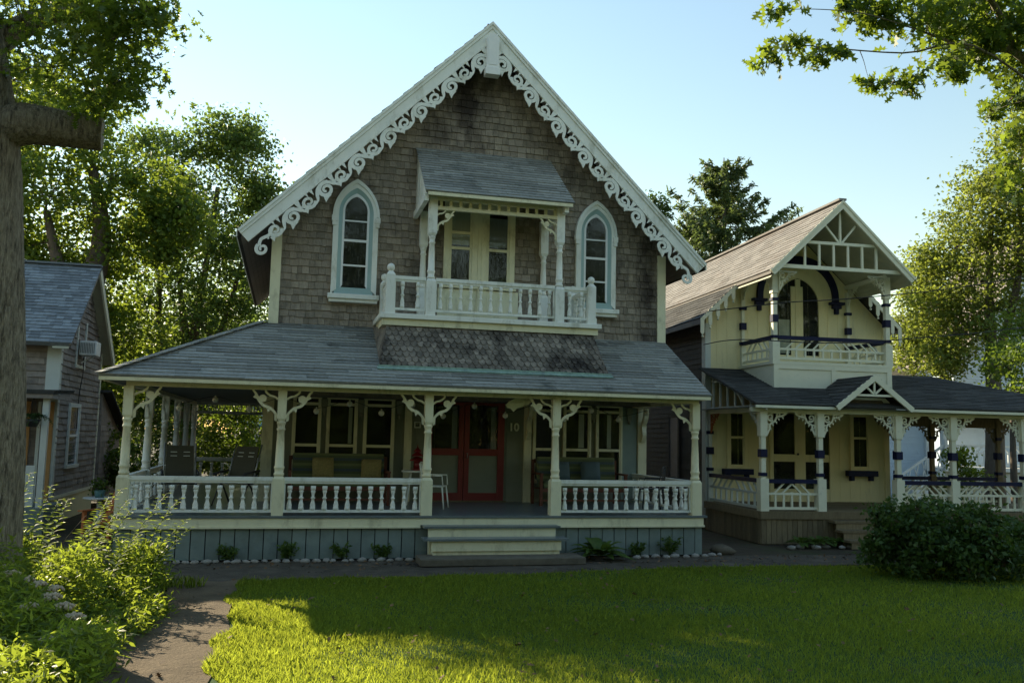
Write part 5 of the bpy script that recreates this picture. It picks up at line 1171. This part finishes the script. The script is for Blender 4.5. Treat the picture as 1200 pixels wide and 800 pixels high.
A = [(-5.39, 11.51, 8.96, 1.5), (-6.34, 12.93, 7.65, 1.3), (-3.76, 11.5, 9.69, 1.33), (-2.6, 12, 9.6, 1.1), (-3.13, 11.8, 7.9, 1.25), (-5.28, 12.78, 6.63, 1.3), (-1.9, 12.5, 8.5, 1.1), (-6.64, 11.74, 9.68, 1.5), (-4.01, 12.9, 6.4, 1.2), (-6.76, 14.38, 4.89, 1.6), (-4.6, 12, 10.9, 1.2), (-7.6, 13, 11, 1.6), (-2.1, 11.6, 8.9, .9), (-2.3, 11.8, 8.0, .9), (-4.3, 12.4, 7.6, 1.2), (-5.2, 13.5, 5.4, 1.2), (-3.2, 13.4, 5.2, 1.1)]+[(-7.2, 13.2, 4.2, 1.0), (-6.3, 13.4, 4.0, 1.2), (-5.7, 13.6, 3.8, 1.2), (-7.3, 13, 5.8, 1.1), (-6.4, 13.2, 6.2, 1.2), (-6.0, 13.3, 5.9, 1.2), (-7.2, 13, 7.6, 1.1), (-6.8, 13.2, 8.2, 1.2), (-7.3, 12.8, 9.4, 1.1), (-4.6, 13.8, 4.2, 1.1), (-6.9, 13, 10.5, 1.2), (-6.5, 13, 12.4, 1.3), (-5.3, 12.8, 11.9, 1.2), (-3.6, 14, 3.6, 1.0)]
tree('broadleaf_tree', (-4.9, 12.6, 0), 'sunlit yellow green tree with leaning trunk rising behind the blue roof', 'tree',
     [((-4.9, 12.6, 0), .5), ((-4.7, 12.3, 3), .42), ((-4.3, 12.0, 6), .36), ((-4.0, 11.8, 8), .27), ((-4.4, 11.8, 10), .13)], [[((-4.4, 12.1, 5.5), .25), ((-5.1, 12.0, 6.8), .2), ((-5.6, 12, 8.6), .1)]], A, 'leaf_a', 'bark_b', .16, KITE, 1500, 32, .38, squash=.9)
B = [(-1.43, 16.33, 12.7, 1.25), (-.19, 16.11, 11.89, 1.05), (-2.44, 16.67, 11.84, 1.2), (-.72, 16.41, 10.34, 1.5), (-2.64, 15.95, 9.45, 1.4), (.35, 16.11, 10.67, .75), (-3.61, 17.38, 8.12, 1.5), (-1.42, 15.81, 7.99, 1.4), (-.1, 16.48, 8.51, 1.2), (-3.81, 17.66, 5.97, 1.5), (-1.61, 16.08, 5.9, 1.4), (-3.67, 17.92, 12.7, .9), (.04, 16.59, 6.98, 1.2), (1.29, 18.49, 5.67, 1.6), (-.6, 16.3, 13.0, .9), (-2.9, 17.2, 10.6, 1.3), (-1.0, 17, 9.2, 1.4), (-2.6, 17.5, 7.2, 1.4), (-.6, 17.5, 6.4, 1.3), (-2.7, 18, 4.6, 1.3), (-.6, 18, 4.4, 1.2)]
tree('maple_tree', (-1.9, 17.2, 0), 'tall open crowned tree left of the main cottage gable', 'tree',
     [((-1.9, 17.2, 0), .3), ((-1.85, 17.25, 3), .23), ((-1.82, 17.2, 5), .19), ((-1.5, 17, 8), .11), ((-1.2, 16.6, 11), .08)],
     [[((-1.85, 17.25, 3.2), .22), ((-2.9, 17.35, 5.5), .14), ((-3.05, 17.4, 8), .09), ((-2.6, 16.9, 11), .06)], [((-1.82, 17.2, 4.4), .2), ((-2.3, 17.2, 7), .1), ((-2.5, 16.3, 9.4), .07)], [((-1.8, 17.2, 4), .17), ((-.8, 16.9, 6), .09), ((-.2, 16.5, 8.4), .07)]],
     B, 'leaf_b', 'bark_b', .15, KITE, 1650, 36, .4, squash=.9)
RT = [(27.08, 13.8, 8.53, 1.35), (27.11, 11.43, 11.15, 1.7), (27.08, 10.29, 12.17, 1.5), (26.94, 12.63, 10.05, 1.3), (26.82, 14.05, 6.8, 1.35), (27.24, 11.68, 8.54, 1.6), (27.5, 10.46, 9.65, 1.5), (26.9, 14.82, 8.9, 1.0), (26.69, 12.04, 6.57, 1.3), (26.53, 14.24, 5.75, 1.2), (26.11, 12.29, 5.58, .9), (27.01, 9.2, 12.81, 1.5), (26.48, 15.16, 6.9, .85), (28, 8.5, 11, 1.7), (29, 9.5, 13.5, 2), (28.2, 10.8, 9.8, 1.5), (27.9, 12.5, 7.6, 1.4), (28.6, 10.5, 7.6, 1.4), (26.2, 13, 7.7, 1.1), (29, 9.8, 11.5, 1.6), (26.6, 13.4, 9.6, 1.0), (27.4, 9.4, 14.0, 1.3), (28.4, 8.6, 15, 1.6), (27.2, 8.2, 13.4, 1.0), (27.0, 10.6, 11.3, 1.3)]
tree('locust_tree', (27.6, 11.9, 0), 'large airy tree behind the yellow cottage at the right', 'tree',
     [((27.7, 11.9, 0), .4), ((27.8, 11.86, 3.5), .32), ((27.75, 11.85, 5.8), .24), ((27.5, 11.6, 8), .16), ((27.2, 11, 11), .07)],
     [[((27.75, 11.9, 3), .2), ((26.9, 13.6, 5.2), .14), ((26.5, 14.1, 7.8), .09), ((26.9, 14, 8.6), .05)], [((27.75, 11.85, 5), .18), ((27.9, 10.6, 8.5), .12), ((27.3, 9.8, 11.5), .06)]],
     RT, 'leaf_r', 'bark_b', .15, KITE, 1900, 34, .4, squash=.9)
tree('leafy_young_tree', (23.2, 6.2, 0), 'dark green young tree just beyond the yellow porch roof', 'tree', [((23.2, 6.2, 0), .12), ((23.3, 6.3, 2.5), .09), ((23.6, 6.5, 4.6), .05)], [],
     [(25.28, 8.26, 6.3, 1.0), (23.4, 6.6, 4.75, .8), (23.3, 5.6, 5.0, .9), (24.4, 7.4, 5.3, .9), (22.9, 5.6, 3.9, .6)], 'leaf_s', 'bark_b', .13, KITE, 700, 18, .25)
tree('dark_treetop', (17.4, 20, 0), 'small dark treetop peeping over the right slope of the main roof', 'tree', [((17.4, 20, 0), .3), ((17.4, 20, 7), .2), ((17.4, 19.9, 12.6), .05)], [], [(17.18, 19.93, 12.9, .6), (17.6, 19.89, 12.3, .55), (17.3, 20, 11.4, .9), (17.5, 20, 10.2, 1.1)], 'leaf_d', 'bark_b', .14, KITE, 600, 16, .22)
def conifer(name, x, y, H, R, label):
    root = empty(name, (x, y, 0), label, 'tree'); mb = MB(); mb.tube([(0, 0, 0), (0, 0, H*.5), (0, 0, H)], [.3, .17, .02], 8); C = []; D = []
    z = 2.0
    while z < H-.15:
        f = 1-(z/H); r = R*(f**.62)*(1.15 if z > H*.5 else .8)*rnd(.75, 1.15)+.12
        for k in range(7):
            a = rnd(0, 6.28); L = r*rnd(.55, 1.1); up = .28 if z > H*.6 else .05; end = V(cos(a)*L, sin(a)*L, z+up*L); pts = [V(0, 0, z), V(cos(a)*L*.5, sin(a)*L*.5, z-.06*L), end]
            mb.tube(pts, [.03*f+.01, .02*f+.008, .004], 4, False); m = int(21*L+6)
            for _ in range(m):
                t = rnd(.15, 1); p = pts[0].lerp(pts[1], t*2) if t < .5 else pts[1].lerp(end, t*2-1); w_ = .12*L*(1.15-t)+.02
                for q in range(3): C.append((p.x+rnd(-w_, w_), p.y+rnd(-w_, w_), p.z-rnd(0, .22))); D.append((cos(a)*.8+rnd(-.4, .4), sin(a)*.8+rnd(-.4, .4), rnd(-.9, .1)))
        z += .34+.2*f
    mb.build('trunk', 'bark_b', root, ZERO); poly_cloud('crown', leaf_polys(np.array(C), .26, NEED*np.array([1.3, 1]), .1, np.array(D)), 4, 'needle', root)
conifer('spruce_tree', 19.4, 17.4, 14.4, 6.4, 'spruce tree standing between the main gable and the yellow cottage roof')

# shrubs
def shrub(name, x, y, clumps, label, mat, leaf=.09, per=1200, subs=18, cat='shrub', shape=KITE, sub_r=.16, group=None, ref=None):
    cl = [(x+a, y+b, c, r) for a, b, c, r in clumps]
    return tree(name, (x, y, 0), label, cat, [((x, y, 0), .05), ((x, y, .3), .04), ((x, y, .55), .02)], [[((x, y, .05), .03), ((x+.3, y-.1, .4), .02)], [((x, y, .05), .03), ((x-.3, y+.1, .4), .02)]], cl, mat, 'twig', leaf, shape, per, subs, sub_r, group, 6, .85, True, .35, .02, None, ref)
shrub('rhododendron_bush', 12.75, -2.9, [(0, 0, .75, .6), (-.75, .1, .5, .5), (.8, -.1, .55, .55), (-.3, -.5, .55, .5), (.4, -.6, .5, .5), (1.3, -.3, .4, .42), (-1.1, .1, .3, .3), (.15, .2, 1.08, .3), (-.55, .1, .9, .26), (1.0, 0, .85, .22), (1.55, -.4, .75, .2), (-1.25, -.2, .6, .22), (.5, -.9, .75, .22), (-.5, .1, .85, .35), (.6, 0, .95, .36), (0, -.8, .3, .4), (.9, -.7, .3, .4), (-.7, -.4, .28, .35), (1.5, .2, .6, .4)]+[(1.25*cos(k*2.4)*(.55+.45*((k*7) % 5)/4), -.25+.7*sin(k*2.4)*(.5+.5*((k*3) % 4)/3), .55+.62*((k*5) % 7)/6, .17) for k in range(30)], 'big dark rounded bush on the lawn before the yellow porch', 'leaf_d', .09, 800, 24, sub_r=.17, ref=.46)
shrub('porch_hedge', -.5, 18.3, [(0, 0, 2.2, 1.4), (.6, .5, 3.0, .9), (-.8, -.6, 1.4, 1.0), (.4, -.4, 1.0, 1.0), (-1.6, .2, 3.4, 1.1), (1.3, .8, 1.2, .7)], 'tall sunlit green shrub seen through the back of the main porch', 'leaf_s', .14, 1500, 24, sub_r=.28)
shrub('side_hedge', -3.3, 15.8, [(0, 0, 2.9, 1.2), (.9, -.1, 2.3, 1.3), (-.2, -.9, 1.2, 1.1), (1.0, -.6, .9, .9), (-1.0, .3, 3.2, .9), (1.5, .6, 3.6, 1.0), (.2, .6, 4.0, 1.1)], 'dark hedge between the grey cottage and the main porch posts', 'leaf_d', .13, 1500, 24, sub_r=.28)
shrub('low_side_shrub', -3.4, 11.6, [(0, 0, 1.3, .6), (.5, .2, .9, .5), (-.3, .3, 2.0, .5)], 'small bright shrub at the back corner of the grey cottage', 'leaf_s', .1, 900, 16, sub_r=.2)
shrub('porch_side_shrub', 20.8, 5.5, [(0, 0, 1.3, .45), (-.9, -.4, 1.0, .4), (.1, .2, 1.9, .35), (-.5, 0, .6, .5)], 'light green shrub seen between the yellow porch posts', 'leaf_a', .11, 700, 16, sub_r=.2)
shrub('low_bush', 15.9, -1.6, [(0, 0, .5, .5), (.7, 0, .45, .45), (-.6, .1, .4, .4)], 'low dark bush at the right edge beside the rounded bush', 'leaf_d', .085, 1300, 18)
shrub('back_garden_shrub', 16.5, 19, [(0, 0, 1.5, 1.4), (2, 0, 1.8, 1.4), (-2, 0, 1.6, 1.2)], 'shrub in the gap behind the two cottages', 'leaf_d', .14, 900, 16, sub_r=.3)

def sprig(name, x, y, r, label):
    root = empty(name, (x, y, 0), label, 'plant'); mb = MB(); c = []; d = []
    for k in range(16):
        a = rnd(0, 6.28); q = r*rnd(.3, 1); tp = V(cos(a)*q, sin(a)*q*.6, r*rnd(.7, 1.3)); mb.tube([(0, 0, 0), tp*.5+V(0, 0, .04), tp], .004, 4)
        for j in range(14): t = rnd(.3, 1); c.append(tuple(tp*t+V(rnd(-.03, .03), rnd(-.03, .03), rnd(-.02, .03)))); d.append((cos(a)+rnd(-.6, .6), sin(a)+rnd(-.6, .6), .5))
    mb.build('stem', 'leaf_h', root, ZERO); poly_cloud('leaves', leaf_polys(np.array(c), .075, KITE*np.array([.8, 1]), .4, np.array(d)), 4, 'leaf_h', root); return root
# hostas and small plants: blades arching from a crown
def rosette(name, x, y, n, L, w, label, mat, up=1.0, group=None, cat='plant', scale_z=1):
    ps_ = []
    for i in range(n):
        a = i*2.399+rnd(-.3, .3); e = rnd(.25, 1.15)*up; l = L*rnd(.65, 1.1); k = 5; base = V(cos(a)*.05, sin(a)*.05, .02); pr_ = []
        for j in range(k+1):
            t = j/k; ang = e-1.25*t*t*(.6 if up > .9 else 1); rr = l*t
            pr_.append((base+V(cos(a)*rr*cos(e)*1.05, sin(a)*rr*cos(e)*1.05, max(.02, (rr*sin(e)-.55*l*t*t*.8)*scale_z+.06)), w*(sin(pi*min(1, max(0, (t-.18)/.82))**.75)+.04)))
        sd = V(-sin(a), cos(a), 0)
        for j in range(k):
            (p, wa), (q, wb) = pr_[j], pr_[j+1]
            ps_ += [p-sd*wa, p, q, q-sd*wb]; ps_ += [p, p+sd*wa, q+sd*wb, q]
            for c in (-8, -5): ps_[c] = ps_[c]+V(0, 0, .25*(wa if c == -8 else wb))
            for c in (-3, -2): ps_[c] = ps_[c]+V(0, 0, .25*(wa if c == -3 else wb))
    o = poly_cloud(name, np.array([tuple(p) for p in ps_]), 4, mat); o.location = (x, y, 0); return tag(o, label, cat, group)
rosette('hosta_plant', 7.42, -.55, 46, .62, .1, 'big leafy green hosta right of the front steps', 'leaf_h', 1.05)
for i, (x, y, L) in enumerate(((12.6, 1.0, .4), (13.0, .95, .36), (13.4, 1.0, .4), (13.85, .95, .34), (14.2, 1.05, .3))):
    rosette('hosta_plant', x, y, 30, L, .055, 'strap leaved hosta in the row before the yellow cottage skirting', 'leaf_h', .9, 'hostas before the yellow cottage')
for x, r_, lb in ((.75, .24, 'round dull green plant at the skirting, leftmost of the small plants'), (1.75, .24, 'spiky light green plant at the skirting, second from the left'), (2.72, .26, 'bright upright green plant at the middle of the left skirting'), (3.42, .2, 'small dark plant at the skirting just left of the steps'), (9.0, .3, 'low pale green plant near the right end of the skirting'), (8.3, .2, 'tiny plant at the skirting beside the hosta')):
    sprig('skirting_plant', x, -.17, r_, lb)

# ================================================================== FLOWER BED at the left
def stalk(name, x, y, H, lean, ang, label, mat='leaf_bed', grp=None, leaf=.11, dens=46, flower=None):
    root = empty(name, (x, y, 0), label, 'plant', grp); mb = MB(); pts = []; 
    for i in range(7):
        t = i/6; r = lean*t**1.6; pts.append(V(cos(ang)*r+rnd(-.01, .01), sin(ang)*r+rnd(-.01, .01), H*t*(1-.12*lean*t)))
    mb.tube(pts, [.011, .0105, .009, .008, .0065, .005, .003], 5); mb.build('stem', 'twig' if flower == 'dry' else 'leaf_h', root, ZERO)
    C = []; D = []; sz = []
    for i in range(dens):
        t = .08+.92*i/dens; k = min(5, int(t*6)); p = pts[k].lerp(pts[k+1], t*6-k) if t < 1 else pts[6]; a = i*2.4
        C.append(p); D.append((cos(a), sin(a), .35)); sz.append(leaf*(1.25-t*.85))
    C = np.array([tuple(c) for c in C]); D = np.array(D); sz = np.array(sz); nrm = np.cross(D, np.cross(np.array([0, 0, 1.]), D)); d = D/np.linalg.norm(D, axis=1)[:, None]; e = np.cross(d, [0, 0, 1.]); e /= np.linalg.norm(e, axis=1)[:, None]
    P = np.zeros((len(C), 6, 3)); up = np.array([0, 0, 1.])
    for j, (u, v, w) in enumerate(((0, 0, 0), (.15, .3, .05), (.12, .65, .02), (0, 1.0, -.12), (-.12, .65, .02), (-.15, .3, .05))): P[:, j] = C+sz[:, None]*(e*u+d*v+up*w)
    poly_cloud('leaves', P.reshape(-1, 3), 6, mat, root)
    return root
SP = [(-1.95, -3.0, 1.38, .35, 1.2), (-1.75, -3.2, 1.25, .3, .2), (-1.25, -2.9, 1.25, .6, .1), (-.95, -3.1, 1.1, .45, .3), (-.75, -3.4, 1.0, .35, -.1), (-.55, -3.2, 1.2, .55, .25), (-.3, -3.5, 1.15, .5, .15), (-.2, -3.8, .95, .55, -.2), (-.1, -4.0, .85, .5, .1), (-1.5, -3.6, 1.1, .3, .8), (-2.1, -4.2, 1.2, .25, 2.2), (-1.3, -4.2, 1.15, .3, .4), (-.8, -4.3, 1.0, .35, .3), (-.5, -4.6, .85, .4, .1), (-2.4, -3.4, 1.3, .4, 2.5), (-1.0, -3.7, 1.15, .4, .6), (-1.6, -4.7, 1.05, .2, 1.5), (-2.3, -5.0, 1.15, .3, 2.0)]
for i, (x, y, H, l, a) in enumerate(SP): stalk('goldenrod_stalk', x, y, H*1.22, l*1.15, a, 'tall leafy stalk arching out of the sunlit flower bed', grp='arching stalks in the flower bed', dens=64, leaf=.23)
for x, y, H, l, a in ((-1.55, -2.6, 1.05, .5, .4), (-1.35, -2.5, .9, .35, .3)): stalk('dry_stalk', x, y, H, l, a, 'leafless reddish brown dry stalk leaning in the flower bed', 'leaf_bed', 'dry stalks in the flower bed', .02, 6, 'dry')
# dense foliage of the bed
C = []; D = []
for _ in range(1950):
    x, y = rnd(-3.8, .3), rnd(-8.9, -2.9)
    if x > .2+.14*sin(y*2.1)+.06*sin(y*6) or (x-1.66) < -(y+16.47)*.55-.3: continue
    top = (.55+.3*sin(x*2.3+1)*sin(y*1.4)+.22*sin(x*5+y*3))*(.75 if y < -5.5 else 1.1)*(1 if x < -.45 else .72)
    m = 42; t = np.array([rnd(.05, 1) for _ in range(m)]); px_, py_ = x+RNG.normal(size=m)*.07, y+RNG.normal(size=m)*.07
    C.append(np.stack([px_, py_, t*max(.2, top)+RNG.normal(size=m)*.03], 1)); aa = RNG.uniform(0, 6.28, m); D.append(np.stack([np.cos(aa), np.sin(aa), np.full(m, .5)], 1))
C = np.concatenate(C); D = np.concatenate(D)
f = poly_cloud('flower_bed_foliage', leaf_polys(C, .1, LONG*np.array([1.0, 1]), .3, D), 4, 'leaf_bed'); tag(f, 'dense sunlit leafy growth filling the flower bed at the left', 'foliage', kind='stuff')
def sedum(x, y, H, r):
    root = empty('sedum_plant', (x, y, 0), 'sedum with a flat dusty pink flower head beside the path', 'plant', 'sedums along the flower bed edge'); mb = MB()
    mb.tube([(0, 0, 0), (.02, 0, H*.6), (.03, -.02, H)], [.008, .007, .006], 6); mb.build('stem', 'leaf_h', root, ZERO); hd = MB()
    for _ in range(46):
        a = rnd(0, 6.28); q = r*rnd(0, 1)**.5; hd.ball(.03+q*cos(a), -.02+q*sin(a), H+.02+.035*(1-(q/r)**2)+rnd(-.008, .008), rnd(.012, .022), 6)
    hd.build('flower_head', 'sedum', root, ZERO)
    c = []; d = []
    for i in range(16): c.append((.02, 0, H*(.15+.75*i/16))); d.append((cos(i*2.4), sin(i*2.4), .4))
    poly_cloud('leaves', leaf_polys(np.array(c), .09, KITE, .3, np.array(d)), 4, 'leaf_h', root)
for x, y, H, r in ((-1.2, -5.6, .62, .085), (-1.02, -5.75, .58, .09), (-.85, -5.9, .55, .08), (-.68, -6.0, .52, .09), (-.62, -6.35, .5, .1), (-.48, -6.45, .42, .1), (-.32, -6.7, .36, .1), (-.27, -7.05, .3, .1), (-.4, -7.3, .28, .09), (-1.3, -5.3, .66, .08), (-.15, -7.35, .24, .09), (-.75, -6.6, .45, .09)): sedum(x, y, H, r)
for x, y in ((-.02, -6.0), (-.05, -6.5), (-.1, -5.5)): rosette('strap_leaf_plant', x, y, 26, .4, .012, 'grassy strap leaved plant spilling onto the dirt path', 'leaf_h', .7, 'strap leaved plants at the bed edge')

# ================================================================== side yard things behind the bed
OFF = ZERO
ch = empty('wooden_chair', (-1.75, 3.1, 0), 'orange wooden reclining garden chair in the side yard beside the main porch', 'chair', None, -.5)
mb = MB()
for k in range(5): mb.beam((-.24+k*.12, .15, .3), (-.24+k*.12, .6, 1.12), .1, .02, (0, 1, 0))
mb.build('backrest', 'orange', ch); mb = MB()
for k in range(5): mb.box(-.28, -.38+k*.11, .36-k*.018, .28, -.29+k*.11, .38-k*.018)
mb.build('seat', 'orange', ch)
for s in (-1, 1):
    MB().box(s*.34-.06, -.42, .58, s*.34+.06, .32, .605).build('armrest', 'orange', ch); MB().box(s*.3-.03, -.38, 0, s*.3+.03, -.31, .58).build('leg', 'orange', ch); MB().beam((s*.3, -.33, .33), (s*.3, .55, .03), .03, .09).build('leg', 'orange', ch)
OFF = V(-2.3, 5.0, 0); gt = empty('garden_table', OFF, 'small white garden table in the side yard behind the orange chair', 'table')
MB().lathe(-2.3, 5, [(.68, .34), (.71, .34)], 18).build('tabletop', 'white', gt); MB().lathe(-2.3, 5, [(0, .2), (.04, .06), (.68, .04)], 10).build('leg', 'white', gt)
OFF = V(-2.3, 5, .71); pt = empty('potted_plant', OFF, 'small potted plant standing on the white garden table', 'plant')
MB().lathe(-2.3, 5, [(.711, .09), (.86, .12), (.87, .1)], 10).build('pot', 'pot', pt); c = np.array([(-2.3, 5, .95)])+RNG.normal(size=(140, 3))*.09; poly_cloud('leaves', leaf_polys(c, .08, KITE, .4)-np.array(OFF), 4, 'leaf_s', pt)
hf = empty('hanging_fern', (-3.55, 4.1, 2.35), 'dark fern in a basket hanging from the grey cottage porch', 'plant'); OFF = ZERO
MB().lathe(0, 0, [(-.12, .1), (0, .16), (.04, .15)], 10).build('basket', 'darkmetal', hf); mb = MB()
for k in range(3): a = k*2.09; mb.tube([(.14*cos(a), .14*sin(a), .03), (0, 0, .5)], .005, 4)
mb.build('hanger', 'wire', hf); c = []; d = []
for k in range(60):
    a = rnd(0, 6.28); l = rnd(.25, .5)
    for j in range(14): t = j/13; c.append((cos(a)*l*t, sin(a)*l*t, .1+.22*t-.55*t*t*l*1.6)); d.append((rnd(-1, 1), rnd(-1, 1), -.2))
poly_cloud('fronds', leaf_polys(np.array(c), .07, LONG, .5, np.array(d)), 4, 'fern', hf)

# woods behind the photographer and far off: seen in the panes and at the horizon
def woods(name, label, spots, leaf, per, mat='leaf_w'):
    C = []; mb = MB()
    for (x, y, h, r) in spots:
        for _ in range(16):
            d = RNG.normal(size=3); d /= np.linalg.norm(d); q = np.array([x, y, h*.5])+d*np.array([r, r, h*.48])*rnd(.3, 1)
            C.append(q+RNG.normal(size=(per, 3))*np.array([r*.22, r*.22, h*.07]))
    C = np.concatenate(C); C[:, 2] = np.maximum(C[:, 2], .3)
    return tag(poly_cloud(name, leaf_polys(C, leaf, KITE, .4), 4, mat), label, 'woods', kind='stuff')
woods('street_trees_wood', 'belt of trees across the street facing the cottages', [(x+rnd(-2, 2), -36+rnd(-6, 3), rnd(17, 22), rnd(5, 7)) for x in range(-38, 60, 6)]+[(x+rnd(-1, 1), -31+rnd(-2, 2), rnd(5, 8), 3) for x in range(-36, 58, 3)], .7, 110)
woods('far_wood', 'distant green trees along the horizon behind the cottages', [(x+rnd(-2, 2), 46+rnd(0, 8), rnd(7, 10), rnd(3, 4.5)) for x in list(range(-40, 0, 5))+list(range(30, 78, 5))]+[(x, 28+rnd(-3, 3), rnd(8.5, 11.5), 3) for x in (-15, -12, -9, -6.5, -4, -1.5, 36, 40, 44)], .24, 330)

# ================================================================== LIGHT, SKY, CAMERA
SUN_AZ, SUN_EL = math.radians(-31.5), math.radians(24.5)     # azimuth measured from +y towards +x
sdir = V(sin(SUN_AZ)*cos(SUN_EL), cos(SUN_AZ)*cos(SUN_EL), sin(SUN_EL))
sl_ = bpy.data.lights.new('Sun', 'SUN'); sl_.energy = 4.8; sl_.angle = math.radians(.5); sl_.color = (1, .86, .62)
so = bpy.data.objects.new('Sun', sl_); COL.objects.link(so); so.rotation_euler = sdir.to_track_quat('Z', 'Y').to_euler(); so.location = sdir*60
wd = bpy.data.worlds.new('World'); S.world = wd; wd.use_nodes = True; n = wd.node_tree; n.nodes.clear()
sky = n.nodes.new('ShaderNodeTexSky'); sky.sky_type = 'NISHITA'; sky.sun_disc = False; sky.sun_elevation = SUN_EL; sky.sun_rotation = SUN_AZ
sky.air_density = 1.8; sky.dust_density = .02; sky.ozone_density = 1.6; sky.altitude = 0
bg = n.nodes.new('ShaderNodeBackground'); bg.inputs[1].default_value = .087; ow = n.nodes.new('ShaderNodeOutputWorld')
n.links.new(sky.outputs[0], bg.inputs[0]); n.links.new(bg.outputs[0], ow.inputs[0])
cd = bpy.data.cameras.new('Camera'); cam = bpy.data.objects.new('Camera', cd); COL.objects.link(cam); S.camera = cam
f_, pt_, ro_, yw_ = 1036.99, .1064, .022, .2453
fw = V(sin(yw_)*cos(pt_), cos(yw_)*cos(pt_), sin(pt_)); r_ = V(cos(yw_), -sin(yw_), 0); u_ = r_.cross(fw)
r2_, u2_ = r_*cos(ro_)+u_*sin(ro_), -r_*sin(ro_)+u_*cos(ro_)
cam.matrix_world = Matrix(((r2_.x, u2_.x, -fw.x, 1.6577), (r2_.y, u2_.y, -fw.y, -16.4706), (r2_.z, u2_.z, -fw.z, 2.2551), (0, 0, 0, 1)))
cd.sensor_width = 36; cd.lens = f_*36/1200; cd.clip_end = 2000; cd.clip_start = .1
S.view_settings.view_transform = 'Standard'; S.view_settings.look = 'None'; S.view_settings.gamma = 1; S.view_settings.use_curve_mapping = False
S.view_settings.exposure = 1.3
S.cycles.max_bounces = 8; S.cycles.transparent_max_bounces = 12; S.cycles.use_denoising = True
